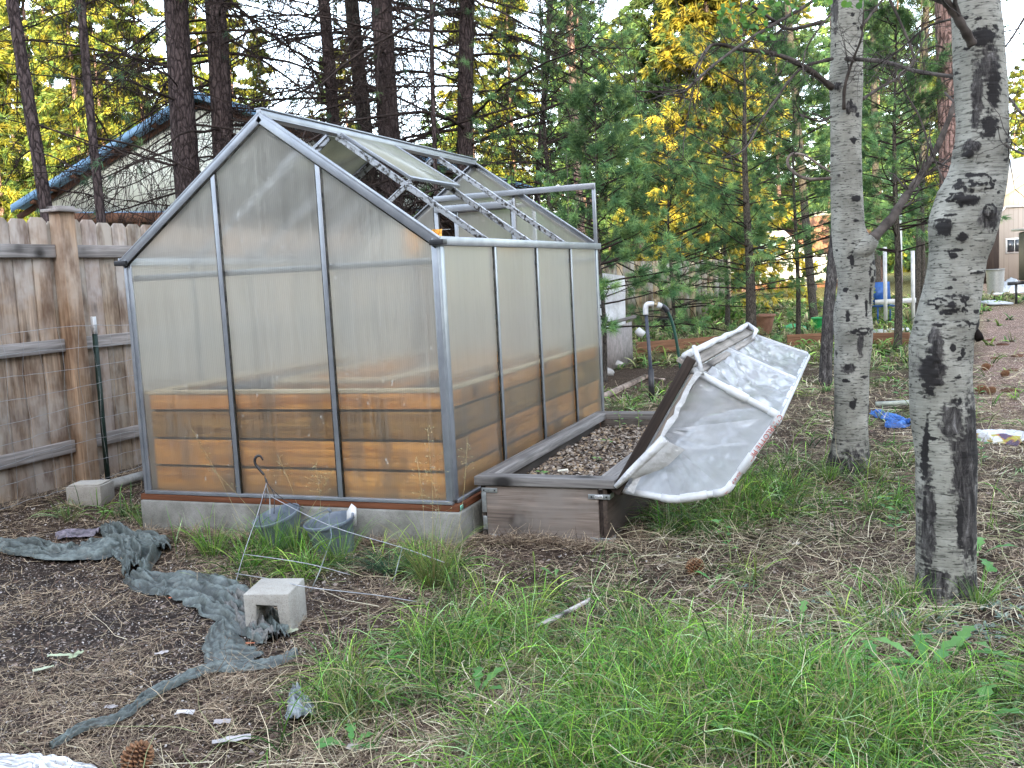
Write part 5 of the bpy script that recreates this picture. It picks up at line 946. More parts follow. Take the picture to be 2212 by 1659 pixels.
# ================================================================ buildings
FWh=nrm((sin(YAW),cos(YAW),0)); RTh=np.array((cos(YAW),-sin(YAW),0))
def VP(x,y,d):   # point on the vertical plane d metres ahead of the viewer
    r=ray(x,y); return C0+r*(d/np.dot(r,FWh))
M['bluemetal']=basic('blue_roof_metal',(.13,.25,.40),(.17,.30,.46),1.5,.5,0,spec=.3)
def siding(name,c1,c2,freq):
    m,t,n,l,b=nodes(name); wv=n.new('ShaderNodeTexWave'); wv.bands_direction='X'; wv.inputs['Scale'].default_value=freq; wv.inputs['Distortion'].default_value=.0; l.new(coord(t,'pos'),wv.inputs['Vector'])
    c=mix(t,ramp(t,wv.outputs['Fac'],[(.0,0.),(.15,1.)]),tuple(a*.6 for a in c1),c1); c=mix(t,ramp(t,noise(t,coord(t,'pos',(1,1,.3)),1.5,4),[(.35,0.),(.7,1.)]),c,c2)
    l.new(c,b.inputs['Base Color']); b.inputs['Roughness'].default_value=.6; return m
M['whitesiding']=siding('pale_green_white_siding',(.72,.77,.71),(.62,.67,.61),1.3)
M['beigesiding']=siding('beige_siding',(.42,.37,.33),(.37,.325,.29),1.6)
M['beam']=basic('dark_log_beam',(.06,.03,.02),(.14,.07,.045),5,.9,.3,.01)
M['glassdark']=basic('dark_window_glass',(.02,.025,.03),(.05,.06,.07),2,.15,0,spec=.8)
db=23.
bn=tag(empty('pole_barn',VP(400,600,db)*(1,1,0)+(0,0,-.2)),'open pole barn with blue metal roof and white gable beyond the plank fence','barn')
eL,pk,eR=VP(40,452,db),VP(428,208,db),VP(1150,412,db); dep=FWh*9; n0=np.array((0,0,.12))
def mid_(a,b_,f): return a*(1-f)+b_*f
for e_ in (eL,eR):
    d_=nrm(e_-pk); up=np.array((0,0,1.)); off=-FWh*.35
    MB().prism([pk+off,e_+off,e_+off+up*.05,pk+off+up*.05],dep+FWh*.7).build('roof','bluemetal',bn)
    MB().prism([pk+off-FWh*.02-up*.10,e_+off-FWh*.02-up*.10,e_+off-FWh*.02+up*.07,pk+off-FWh*.02+up*.07],FWh*.03).build('rake_trim','bluemetal',bn)
    MB().box(pk+off*.2-up*.20,e_+off*.2-up*.20,.06,.12).build('rafter','beam',bn)
    m=MB()
    for q in range(1,9): p=mid_(pk,e_,q/9)-up*.13; m.box(p-FWh*.34,p+FWh*.02,.09,.10)
    m.build('purlin_ends','beam',bn)
gl=VP(108,462,db); gr_=VP(1120,455,db)
MB().prism([pk-(0,0,.16),mid_(pk,eR,.985)-(0,0,.22),gr_,gl,mid_(pk,eL,.93)-(0,0,.2)],FWh*.06).build('gable_wall','whitesiding',bn)
MB().box(gl-(0,0,.10)-FWh*.02,gr_-(0,0,.10)-FWh*.02,.16,.22).build('header_beam','beam',bn)
MB().box(gl-(0,0,-.015)-FWh*.04,gr_-(0,0,-.015)-FWh*.04,.03,.05).build('drip_trim','bluemetal',bn)
for vx in (135,300,422,700,1000):
    p=VP(vx,470,db); MB().box((p[0],p[1],-.25),(p[0],p[1],p[2]),.17,.17,up=(0,1,0)).build('post','beam',bn,bevel=.02)
a_,b2_=gl+FWh*8.8,gr_+FWh*8.8; MB().prism([(a_[0],a_[1],-.25),(b2_[0],b2_[1],-.25),b2_,a_],FWh*.06).build('back_wall','beam',bn)
for q in (2.5,5.,7.5): MB().box(gl+FWh*q-(0,0,.1),gr_+FWh*q-(0,0,.1),.12,.2).build('tie_beam','beam',bn)
# beige garage at the right
dg=44.
gg=tag(empty('garage',VP(2190,600,dg)*(1,1,0)+(0,0,-.2)),'beige sided garage at the far right edge of the view','garage')
a0,a1,a2,a3,a4=VP(2143,612,dg),VP(2143,441,dg),VP(2330,320,dg),VP(2520,441,dg),VP(2520,612,dg)
MB().prism([a0,a1,a2,a3,a4],FWh*8).build('wall','beigesiding',gg)
for e_ in (a1,a3): MB().prism([a2-FWh*.3+(0,0,.04),e_+(e_-a2)*.04-FWh*.3+(0,0,.04),e_+(e_-a2)*.04-FWh*.3+(0,0,.18),a2-FWh*.3+(0,0,.18)],FWh*8.6,(.5,.48,.46)).build('roof','white',gg)
m=MB(); 
for p,q in (((2150,489),(2150,470)),((2150,470),(2172,447)),((2172,447),(2300,440))): m.box(VP(*p,dg-.05),VP(*q,dg-.05),.05,.07)
m.build('trim','white',gg)
w0,w1=VP(2173,548,dg-.06),VP(2210,513,dg-.06); mw=MB().prism([w0,(w1[0],w1[1],w0[2]),w1,(w0[0],w0[1],w1[2])],FWh*.05,(1,1,1)).build('window','white',gg)
for f0,f1 in ((.08,.47),(.53,.92)):
    p,q=mid_(w0,w1,f0),mid_(w0,w1,f1); zz0,zz1=w0[2]*.9+w1[2]*.1,w0[2]*.1+w1[2]*.9
    MB().prism([(p[0],p[1],zz0),(q[0],q[1],zz0),(q[0],q[1],zz1),(p[0],p[1],zz1)],-FWh*.03).build('pane','glassdark',mw)
# dark red door / shed left of the garage
p=VP(2128,600,dg-3); MB().box((p[0],p[1],-.2),(p[0],p[1],3.0),1.0,.3,up=FWh).build('board_stack','darkwood'); tag(bpy.data.objects['board_stack'],'dark reddish upright boards left of the beige garage','boards')
# trash can, silver tarp, trailer front
p=gb(2150,603); p=D(2150,590,30.); m=MB(); c=np.array((p[0],p[1],-.2)); k=[(.0001,0),(.22,0)]+[(.22+.04*f+(.008 if q%2 else 0),.75*f) for q,f in enumerate(np.linspace(0,1,13))]+[(.28,.76),(.25,.77)]; m.lathe(c,k,24); tag(m.build('trash_can','galv',smooth=True),'ribbed galvanised trash can in front of the beige garage','trash can')
def heap(c,rx,ry,h,name,mat,lab,cat,col=(1,1,1),s=3.,n=34,kind=None,sharp=1.):
    c=np.asarray(c,float); U,V_=np.meshgrid(np.linspace(-1,1,n),np.linspace(-1,1,n),indexing='ij'); rr=np.sqrt(U**2+V_**2); ang=fbm(U*2,V_*2,c[0],1.5)
    X_=c[0]+rx*U*(1+.2*(ang-.5)); Yy=c[1]+ry*V_*(1+.2*(ang-.5)); f=np.abs(fbm(X_*1.,Yy*1.,c[2],s,4)-.5)*2; Zz=c[2]+h*np.clip(1-rr**2,-.1,1)**.8*(.55+1.2*f) if False else c[2]+h*(np.clip(1-rr,-.02,1)**.6)*(.5+1.1*f)
    Zz=np.nan_to_num(Zz,nan=c[2]-.01); o=MB().grid(np.stack([X_,Yy,Zz],-1),col).build(name,mat,smooth=True); return tag(o,lab,cat)
p=D(2182,600,31.); heap((p[0],p[1],-.21),.62,.4,.75,'tarp_pile','galv','crumpled silver tarp heap beside the trash can','tarp')
tr_=tag(empty('utility_trailer',D(2290,600,24.)*(1,1,0)+(0,0,-.2)),'dark trailer front with chrome trim cut off by the right picture edge','trailer')
q0=D(2222,600,24.); c=np.array((q0[0],q0[1],0)); m=MB(); m.box(c+RTh*.75+(0,0,.35),c+RTh*.75+(0,0,1.55),1.4,1.2,up=FWh,col=(1,1,1)); m.build('body','black',tr_,bevel=.04)
m=MB(); m.box(c+RTh*.02-FWh*.66+(0,0,.6),c+RTh*.02-FWh*.66+(0,0,1.5),.07,.03,up=FWh); m.box(c+RTh*.1-FWh*.66+(0,0,1.0),c+RTh*.7-FWh*.66+(0,0,1.0),.03,.5); m.box(c+RTh*(-.05)+(0,0,1.6),c+RTh*1.5+(0,0,1.6),1.5,.05); m.build('chrome_trim','galv',tr_,bevel=.01)
m=MB(); m.lathe(c+RTh*.35-FWh*.5+(0,0,.1),[(.0001,-.1),(.3,-.1),(.32,-.06),(.32,.06),(.3,.1),(.0001,.1)],22,tuple(RTh)); m.build('wheel','black',tr_)
m=MB(); m.box(c-RTh*.5+(0,0,.3),c+RTh*.1+(0,0,.32),.08,.08); m.tube([c-RTh*.3+(0,0,.3),c-RTh*.3+(0,0,-.2)],.03,8); m.build('hitch','black',tr_)
# ---------------- middle background things
# boarded fence glowing orange, white sheet, grey panel
fb=tag(empty('board_fence',D(1380,720,21.)*(1,1,0)+(0,0,-.2)),'far upright board fence in warm light behind the young pines','fence')
for q in range(22):
    vx=1300+q*13.; p=VP(vx,600,21.+q*.12); z1=p[2]*0+VP(vx,566-q*.3,21+q*.12)[2]; MB().box((p[0],p[1],-.22),(p[0],p[1],z1),.125,.02,up=tuple(FWh),col=(.9,1.0,1.0) if q%3 else (1.3,1.3,1.1)).build('board','fence',fb)
P=[VP(1285,742,13.3),VP(1352,716,13.8),VP(1350,596,13.8),VP(1285,588,13.3)]; m=MB()
U=np.linspace(0,1,14); g=np.array([[P[0]*(1-u)*(1-v)+P[1]*u*(1-v)+P[2]*u*v+P[3]*(1-u)*v+FWh*.12*(fbm(u*4,v*4,1,1)-.5) for v in U] for u in U]); tag(m.grid(g).build('white_sheet','filmwhite',smooth=True),'pale plastic sheet hanging beyond the greenhouse corner','plastic sheet')
A0,B0=gb(1290,812),gb(1368,782); m=MB().prism([A0-(0,0,.03),B0-(0,0,.03),B0+(0,0,.60),A0+(0,0,.52)],FWh*.03,(.75,.72,.72)); tag(m.build('leaning_panel','rock'),'weathered grey-white low panel standing behind the greenhouse corner','panel')
m=MB(); m.box(VP(1290,705,12.9),VP(1372,684,13.3),.05,.04,col=(.8,.8,.8)); tag(m.build('wooden_rail','rail'),'thin grey rail along the top of the low panel','rail')
# raised bed border, logs, rocks
for a_,b_,l_ in ((gb(1375,766),gb(1560,752),'long orange garden timber left of the white cover'),(gb(1700,748),gb(1795,745),'garden timber visible right of the white cover'),(gb(1835,746),gb(1965,747),'garden timber between the big aspens')):
    tag(MB().box(a_+(0,0,.10),b_+(0,0,.10),.05,.19).build('garden_timber','timber',bevel=.006),l_,'timber','timber edging of the far garden bed')
tag(MB().box(gb(1440,700)+(0,0,.05),gb(1535,692)+(0,0,.05),.06,.22).build('garden_timber','darkwood'),'dark timber box edge behind the standpipe','timber')
tag(MB().tube([gb(1262,868)+(0,0,.03),gb(1300,862)+(0,0,.035),gb(1395,818)*(1,1,1)+(0,0,.03),gb(1435,823)+(0,0,.02)],[.03,.035,.03,.02],8,(3,2.8,2.6)).build('fallen_stick','greytwig',smooth=True),'grey fallen branch on the grass by the standpipe','branch')
for (vx,vy,s_,l_) in ((1310,795,.16,'flat pale rock at the foot of the low panel'),(1340,780,.13,'smaller pale rock right of the flat one'),(1292,812,.15,'pale rock half hidden by the greenhouse corner'),(1505,765,.1,'pale stone by the garden timber')):
    p=gb(vx,vy); U,V_=np.meshgrid(np.linspace(0,2*pi,18),np.linspace(0,pi,10),indexing='ij'); r=s_*(1+.5*(fbm(np.cos(U)*np.sin(V_)+vx,np.sin(U)*np.sin(V_),np.cos(V_),1.5)-.5))
    g=np.stack([p[0]+r*1.4*np.cos(U)*np.sin(V_),p[1]+r*np.sin(U)*np.sin(V_),p[2]+.3*s_+r*.5*np.cos(V_)],-1); tag(MB().grid(g).build('rock','rock',smooth=True),l_,'rock')
# standpipe with hose
sp_=tag(empty('standpipe',gb(1408,865)),'black garden standpipe with white elbow, brass tap and green hose','standpipe'); p=gb(1408,866); tdist=np.dot(p-C0,FWh)
def SPp(x,y): return VP(x,y,tdist)
t_=SPp(1395,672); MB().tube([p-(0,0,.05),SPp(1406,800),t_],[.022,.018,.017],14,(1.3,1.5,2.0)).build('pipe','black',sp_,smooth=True)
MB().tube([p-(0,0,.05),SPp(1406,797)],[.032,.028],14,(.9,.8,.8)).build('sleeve','black',sp_,smooth=True)
MB().tube(smooth([SPp(1395,680),SPp(1395,664),SPp(1400,657),SPp(1412,657)]),.026,14).build('elbow','white',sp_,smooth=True)
k=MB(); k.tube([SPp(1411,657),SPp(1422,659)],.022,10); k.tube([SPp(1416,656),SPp(1416,648)],.012,8); k.box(SPp(1410,647),SPp(1424,649),.02,.012); k.build('tap','brass',sp_)
MB().tube([SPp(1420,658),SPp(1429,662)],.030,12).build('hose_collar','white',sp_)
MB().tube(smooth([SPp(1427,660),SPp(1438,667),SPp(1450,690),SPp(1460,730),SPp(1467,775),SPp(1475,830),SPp(1480,860)]),.015,10).build('hose','hose',sp_,smooth=True)
MB().tube(smooth([SPp(1427,660),SPp(1436,665),SPp(1442,673)]),.027,10).build('hose_cuff','black',sp_,smooth=True)
tag(MB().tube([VP(1376,712,14.),VP(1383,719,14.),VP(1390,724,14.)],[.05,.06,.055],12).build('plastic_jug','white',smooth=True),'round white plastic pipe end behind the standpipe','pipe end')
# pots and furniture in the far garden
def pot(p,r0,r1,h,name,mat,lab,cat='plant pot',col=(1,1,1),rim=.02):
    r=tag(empty(name,p),lab,cat); MB().lathe(p,[(.0001,0),(r0,0),(r1,h),(r1+rim,h),(r1+rim,h+rim*1.6),(r1-.01,h+rim*1.6),(r0*.97,.04),(.0001,.04)],28,col=col).build('body',mat,r,smooth=False,bevel=.002)
    MB().lathe(p+np.array((0,0,h*.82)),[(r1*.93,0),(r1*.4,.02),(.0001,.03)],20).build('soil','mulch',r); return r
pot(gb(1645,722),.17,.24,.33,'flower_pot','terra','large terracotta pot behind the white cover',rim=.025)
pot(gb(1770,712),.10,.13,.20,'bucket','plaingreen','small bright green bucket left of the slim aspen','bucket')
pot(gb(1432,712),.13,.17,.22,'plant_pot','black','black nursery pot behind the standpipe, left one',); pot(gb(1452,706),.12,.15,.2,'plant_pot','black','black nursery pot behind the standpipe, right one')
heap(gb(1715,712),.28,.2,.18,'mesh_heap','plaingreen','pale green mesh bundle between terracotta pot and green bucket','netting',(1.5,.9,1.2))
ch=tag(empty('garden_chair',gb(1910,700)),'bright blue garden chair behind the smooth aspen','chair'); p=gb(1910,700); m=MB(); m.box(p+(0,0,.36)-RTh*.2,p+(0,0,.36)+RTh*.2,.4,.03); m.build('seat','blue',ch); m=MB(); m.box(p+(0,0,.4)+FWh*.2,p+(0,0,.82)+FWh*.26,.42,.03,up=tuple(FWh)); m.build('backrest','blue',ch)
for sx in (-.19,.19):
    for sy in (-.18,.18): q=p+RTh*sx+FWh*sy; MB().tube([q,q+(0,0,.36)],.016,8).build('leg','blue',ch)
# white vehicle, reddish shed, white fence posts
vd=36.; vn_=tag(empty('parked_van',VP(1545,600,vd)*(1,1,0)+(0,0,-.2)),'long white van parked behind the pines, greenish windows','van'); a0=VP(1478,600,vd); 
def vv(s_,z,d=0): return np.array((a0[0],a0[1],0))+RTh*s_+FWh*d+np.array((0,0,z))
MB().prism([vv(0,.35),vv(5.6,.35),vv(5.6,1.25),vv(4.5,1.45),vv(3.7,2.25),vv(.2,2.25),vv(0,1.9)],FWh*1.9).build('body','white',vn_,bevel=.05)
M['greenglass']=basic('greenish_glass',(.10,.22,.20),(.28,.45,.42),1.2,.2,0,spec=.7)
for s0,s1 in ((.4,1.3),(1.45,2.4),(2.55,3.5)): MB().prism([vv(s0,1.4,-.02),vv(s1,1.4,-.02),vv(s1,2.0,-.02),vv(s0,2.0,-.02)],FWh*.03).build('window','greenglass',vn_)
for s0 in (1.1,4.5): MB().lathe(vv(s0,.14,-.02),[(.0001,-.05),(.3,-.05),(.34,0),(.34,.2),(.0001,.2)],20,tuple(FWh)).build('wheel','black',vn_)
sd=tag(empty('red_shed',VP(1580,560,48)*(1,1,0)+(0,0,-.2)),'low reddish-brown shed with pale roof edge far behind the pines','shed'); a0=VP(1500,560,48.)
MB().prism([vv(0,-.2),vv(8.6,-.2),vv(8.6,3.3),vv(0,3.0)],FWh*4).build('wall','terra',sd); MB().prism([vv(-.3,3.0),vv(9.,3.35),vv(9.,3.55),vv(-.3,3.2)],FWh*4.5).build('roof','white',sd)
gf=tag(empty('white_fence',D(1930,650,19)*(1,1,0)+(0,0,-.2)),'white pipe and board garden fence behind the trees','fence')
for vx,z1 in ((1912,1.3),(1945,2.3),(1972,1.2)): q=VP(vx,600,19.); MB().tube([(q[0],q[1],-.25),(q[0],q[1],z1)],.038,10).build('post','white',gf)
for z in (.25,): a_,b_=VP(1890,600,19.),VP(1978,600,19.); MB().box((a_[0],a_[1],z),(b_[0],b_[1],z),.03,.09).build('rail','white',gf)
for vx in (): q=VP(vx,600,19.03); MB().box((q[0],q[1],-.1),(q[0],q[1],.9),.035,.02,up=tuple(FWh)).build('picket','white',gf)
tag(MB().box(VP(1890,722,17.),VP(1990,716,17.),.3,.14,col=(1,1,1)).build('white_beam','white'),'fallen white board behind the aspens','board')
# shrubs low in the far garden
for (vx,vy,rx,h,l_) in ((1470,690,.9,.55,'low leafy bush behind the standpipe'),(1380,700,.8,.6,'bush right of the hanging sheet'),(1560,700,.7,.5,'leafy clump under the young pine'),(1850,700,.6,.6,'leafy clump right of the slim aspen'),(1340,690,.5,1.5,'thin twiggy shrub in front of the hanging sheet')):
    p=gb(vx,vy); r=tag(empty('bush',p),l_,'bush'); n=40; A=grow(np.repeat([p],n,axis=0)+rng.normal(0,.1,(n,3))*(1,1,0),np.stack([rng.normal(0,.6,n),rng.normal(0,.6,n),np.ones(n)],-1),rng.uniform(.5,1.1,n)*h*1.2,7,.03,.1)
    v,f=btubes(A,np.linspace(.008,.003,7)[None]*np.ones((n,1)),3); mk('stems',v,f,'greytwig',r); k=900 if h<1 else 150; i=rng.integers(0,n,k); j=rng.integers(2,7,k); leaves(A[i,j]+rng.normal(0,.10*rx,(k,3)),.07,[(.14,.26,.05),(.09,.20,.05),(.20,.30,.08),(.30,.34,.12)],'leaves',r)
# ================================================================ clutter in the yard
# cinder block
c0=gb(629,1369); c1=gb(669,1324); d1=nrm((c1-c0)*(1,1,0)); d2=nrm(np.cross((0,0,1),d1)); L1=.20; Wd=.178; Hh=.165; e=c0-(0,0,.008)
if np.dot(d2,RTh)>0: d2=-d2
tl_=.012
def bp(a_,b_,c_): return e+d1*a_+d2*b_+np.array((0,0,c_+tl_*b_))
m=MB(); prof=[(0,0),(.040,0),(.048,.118),(.130,.122),(.138,0),(Wd,0),(Wd,Hh),(0,Hh)]; P_=[bp(0,a_,b_) for a_,b_ in prof]; m.prism(P_,d1*L1); ob=m.build('cinder_block','block',bevel=.004); tag(ob,'pale concrete channel block with square opening, lying on the straw','cinder block')
# pier block and pipe at the left
p=gb(198,1087); r0=nrm((.96,.28,0)); r1=np.cross((0,0,1),r0); r1=np.array(r1); m=MB(); s0=.115
m.prism([p+r0*a_+r1*b_-(0,0,.02) for a_,b_ in ((-s0,-.09),(s0,-.09),(s0,.09),(-s0,.09))],(0,0,.14)); m.prism([p+r0*a_+r1*b_+(0,0,.118) for a_,b_ in ((-s0+.012,-.078),(s0-.012,-.078),(s0-.012,.078),(-s0+.012,.078))],(0,0,.012),(1.15,1.15,1.15)); tag(m.build('concrete_block','block',bevel=.012),'small pale concrete pier block on the ground left of the greenhouse','concrete block')
q0,q1=gb(243,1062),gb(322,1040); tag(MB().tube([q0+(0,0,.05),q1+(0,0,.06)],.036,18,(.62,.66,.66)).build('drain_pipe','rock',smooth=True),'grey pipe lying from the pier block to the greenhouse','pipe')
# grey pots
def greypot(c,axis,lab,label2,soil=.3):
    r=tag(empty('plant_pot',c),lab,'plant pot'); a=nrm(axis); prof=[(.0001,0),(.088,0),(.118,.185),(.126,.187),(.128,.203),(.119,.204),(.112,.185),(.086,.01),(.0001,.01)]
    MB().lathe(c,prof,36,a).build('body','potgrey',r,smooth=False,bevel=.001); MB().lathe(c+a*.13,[(.108,0),(.06,.008),(.0001,.012)],20,a).build('soil','mulch',r); return r
c=gb(728,1188); g1=greypot(c-(0,0,.035),(-.10,-.12,1.),'upright blue-grey plastic pot with a white plant tag, against the concrete base','')
m=MB(); p=c+np.array((.035,.05,.12)); m.prism([p,p+(.05,.01,.0),p+(.055,.012,.09),p+(.03,.01,.11),p+(.005,.002,.07)],(0,.002,0),(.8,.8,.78)); m.build('plant_tag','paper',g1)
crumb=[]; 
c=gb(612,1175)+np.array((0,.05,0)); greypot(c-(0,0,.03),(-.16,-.22,.9),'tilted blue-grey plastic pot half hidden by grass, left of the upright one','')
# hanger with hook
hg_=tag(empty('pot_hanger',gb(600,1190)),'black pot hanger hook with thin wires standing in front of the orange planks','pot hanger'); th=4.92
hk=smooth([D(568,994,th),D(563,986,th),D(556,985,th),D(550.5,992,th),D(552,1003,th),D(561,1015,th),D(571,1026,th)],5); MB().tube(hk,np.concatenate([np.linspace(.004,.0068,12),np.linspace(.0068,.006,len(hk)-12)]),10).build('hook','black',hg_,smooth=True)
m=MB(); 
for P_ in ([(571,1026),(574,1050),(560,1110),(569,1160)],[(571,1026),(582,1050),(615,1080),(656,1097)],[(571,1026),(576,1055),(573,1085)],[(571,1026),(580,1046),(592,1070),(592,1110)]): m.tube(smooth([D(x,y,th-.02*i) for i,(x,y) in enumerate(P_)]),.0022,5)
m.build('wire','black',hg_)
h2=tag(empty('pot_hanger',gb(712,1160)),'grey plastic hanger arm sticking up from the upright grey pot','pot hanger'); m=MB()
m.tube(smooth([D(712,1102,4.8),D(711,1130,4.78),D(716,1158,4.72),D(706,1190,4.66),D(690,1235,4.5)]),[.0035]*21,6,(3,4,5)) if False else m.tube(smooth([D(712,1102,4.8),D(711,1130,4.78),D(716,1158,4.72),D(706,1190,4.66),D(690,1235,4.5)]),.0032,6)
m.tube([D(709,1100,4.8),D(680,1113,4.85),D(648,1128,4.9)],.0025,6); m.box(D(708,1098,4.8),D(715,1106,4.8),.014,.010); m.build('arm','potgrey',h2)
# tomato cage lying over
tc=tag(empty('wire_cage',gb(600,1240)),'bent galvanised wire plant cage lying in the grass over the concrete block','wire cage'); 
def gz(x,y,h_): p=gb(x,y+0); q=PZ(x,y,-.2+h_); return q
a1=[D(576,1044,4.9),D(571,1060,4.86),D(557,1108,4.72),gz(527.7,1193,.10),gz(507.7,1262,.0)]
a2=[D(569,1064,4.86),D(709,1134,4.55),D(869,1183,4.38),D(960,1215,4.25)]
a3=[gz(527.7,1197,.10),gz(661,1217,.10),gz(757,1242,.04)]; a4=[gz(509,1239,.07),gz(590,1252,.13),gz(669,1269,.16),gz(815,1286,.06),gz(900,1300,.0)]
for P_,rr in ((a1,.0017),(a2,.0019),(a3,.0019),(a4,.0020)): MB().tube(smooth(P_,4),rr,6,(1.2,1.2,1.25)).build('rod','wire',tc,smooth=True)
for P_ in ([D(869,1183,4.38),gz(850,1256,.02)],[D(706,1190,4.45),gz(690,1235,.12),gz(671,1278,.04)],[D(575,1048,4.9),D(583,1075,4.8),D(583,1110,4.7)]): MB().tube(P_,.0025,6,(.8,.85,.8)).build('rod','wire',tc)
# landscape fabric: swept folded cloth
M['tarp']=basic('grey_green_fabric',(.055,.07,.067),(.125,.15,.143),45,.45,.6,.004,useattr=True,spec=.6)
def cloth(path,widths,amp,seed,n=22,col=(1,1,1),fr=9.,base=.012):
    n=int(n*1.5); P=smooth([gb(x,y) for x,y in path],16); K=len(P); Wd=np.interp(np.linspace(0,1,K),np.linspace(0,1,len(widths)),widths); T=unit(np.gradient(P,axis=0)*(1,1,0)); S=np.cross(T,(0,0,1.)); u=np.linspace(-1,1,n)
    q=P[:,None,:]+S[:,None,:]*(u[None,:,None]*Wd[:,None,None]*(.8+.4*fbm(np.arange(K)*.3,seed,0,1)[:,None,None])); si=np.arange(K)[:,None]*.031; wv_=fbm(si*2,u[None]*.8,seed,1.5,2); sN=fbm(si*2.4+u[None]*1.2,u[None]*3.0+wv_*3.5,seed+.5,1.5,4); rid=1-np.abs(sN-.5)*7; edge=(1-u[None]**2)**.5
    along=1-np.abs(np.sin(u[None]*5+6*fbm(np.arange(K)*.07,seed+5,0,1)[:,None]))**.6; z=H(q[...,0],q[...,1])+base+.7*amp*np.clip(rid,0,1)*(.35+.65*edge)+amp*.5*along*edge+.012*edge
    q[...,2]=z; q[...,:2]+=.03*(np.stack([fbm(q[...,0],q[...,1],seed+7,12),fbm(q[...,0],q[...,1],seed+8,12)],-1)-.5)
    pc=fbm(q[...,0],q[...,1],seed,4)[...,None]; c=(.75+.5*pc)*np.array(col)*(.5+.95*np.clip(rid,0,1)[...,None]); return q,c
def clothobj(name,parts,lab,mat='tarp',cat='tarp'):
    r=MB()
    for q,c in parts: r.grid(q,c)
    o=r.build(name,mat,None,smooth=True); md=o.modifiers.new('subd','SUBSURF'); md.levels=1; md.render_levels=1; return tag(o,lab,cat)
clothobj('landscape_fabric',[cloth([(-40,1195),(40,1190),(120,1205),(200,1195),(290,1175),(345,1195)],[.06,.10,.09,.16,.17,.05],.055,1.,26),cloth([(235,1150),(270,1170),(300,1205),(290,1250)],[.05,.10,.10,.05],.075,5.,20),
   cloth([(290,1250),(350,1265),(420,1270),(480,1300),(560,1360),(600,1395)],[.06,.13,.15,.14,.09,.05],.05,2.,26),cloth([(500,1300),(528,1330),(556,1368),(596,1396)],[.05,.06,.05,.03],.06,8.,18,(1.25,1.0,.98))],'crumpled grey-green landscape fabric heaped across the bare soil')
clothobj('fabric_strip',[cloth([(480,1350),(478,1390),(500,1425),(560,1435)],[.03,.07,.09,.05],.012,3.,16),cloth([(645,1420),(590,1440),(520,1450),(450,1455),(380,1480),(310,1520),(250,1560),(170,1590),(110,1622)],[.012,.035,.03,.022,.026,.022,.020,.016,.006],.022,4.,10)],'narrow twisted edge of grey fabric trailing over the soil to the lower left','tarp','fabric strip')
clothobj('purple_fabric',[cloth([(125,1165),(165,1160),(215,1158)],[.05,.07,.05],.03,6.,14,(1.5,1.05,1.35))],'faded purple scrap of fabric on top of the crumpled heap','tarp','fabric scrap')
clothobj('grey_plastic_scrap',[cloth([(640,1500),(645,1530),(650,1560)],[.02,.035,.045],.035,9.,12,(2.4,2.2,2.5))],'crinkled grey plastic scrap at the edge of the bare soil','tarp','plastic scrap')
clothobj('white_plastic_sheet',[cloth([(-60,1672),(30,1668),(110,1672),(190,1690)],[.07,.08,.07,.05],.012,10.,20,(1,1,1),5)],'white plastic sheet at the bottom left picture corner','filmwhite','plastic sheet')
# litter: wood slat, pinecones, paper, leaves
a_,b_=gb(1162,1387),gb(1276,1345); a_=a_+(0,0,.045); b_=b_+(0,0,.055); tag(MB().prism([a_+(0,0,.02),a_+nrm((b_-a_))*.06+(.01,-.022,.02),b_+(-.0,-.024,.03),b_+(.0,.014,.03),a_+nrm(b_-a_)*.10+(-.0,.022,.02)],(0,0,.010),(1.5,1.5,1.5)).build('wood_slat','rail',bevel=.001),'pale pointed wood slat lying in the grass','wood slat')
def cone(p,s_,lab,ax=(0.5,.2,.8)):
    r=tag(empty('pine_cone',p),lab,'pine cone'); a=nrm(ax); u=nrm(np.cross(a,(1,0,.2))); w_=np.cross(a,u); m=MB(); c=p+(0,0,s_*.75)
    m.lathe(c-a*s_*.9,[(.0001,0),(s_*.5,s_*.4),(s_*.6,s_),(s_*.3,s_*1.7),(.0001,s_*1.9)],14,a); m.build('core','beam',r)
    m=MB(); N=110
    for k in range(N):
        f=k/N; ang=k*2.39996; z=-s_+2.0*s_*f; rr=s_*(.95*sin(pi*(f*.82+.12))**.6); o=np.cos(ang)*u+np.sin(ang)*w_; t_=np.cross(a,o); tip=c+a*(z+s_*.14)+o*rr; b0=c+a*z+o*rr*.45; ww=s_*.21*(1-.4*f); hh=a*s_*.055
        m.add([b0-t_*ww*.6,b0+t_*ww*.6,tip+t_*ww,tip+o*s_*.08,tip-t_*ww,b0-t_*ww*.6+hh,b0+t_*ww*.6+hh,tip+t_*ww+hh,tip+o*s_*.08+hh*1.8,tip-t_*ww+hh],[np.array([(5,6,7,8,9)]),np.array([(4,3,2,1,0)]),np.array([(0,1,6,5),(1,2,7,6),(2,3,8,7),(3,4,9,8),(4,0,5,9)])],np.repeat([[.9],[.9],[1.1],[1.5],[1.1],[1.2],[1.2],[1.6],[2.2],[1.6]],3,axis=1))
    m.build('scales','cone',r)
M['cone']=basic('pine_cone_scale',(.09,.045,.022),(.20,.10,.05),60,.7,.3,.002)
cone(gb(296,1650)-(0,0,.005),.044,'open brown pine cone near the bottom left of the picture'); cone(gb(2040,1260),.001,'x') if False else None
for (vx,vy,s_,l_) in ((2035,1245,.0,''),(1500,1240,.038,'dark pine cone in the straw below the planter corner'),(2118,848,.045,'brown pine cone behind the scarred aspen'),(2128,800,.045,'upper pine cone behind the scarred aspen'),(2170,815,.04,'pine cone on the bare track at the right edge'),(2140,850,.04,'pine cone on the needles at the right')):
    if s_: cone(gb(vx,vy),s_,l_,(.9,.3,.4))
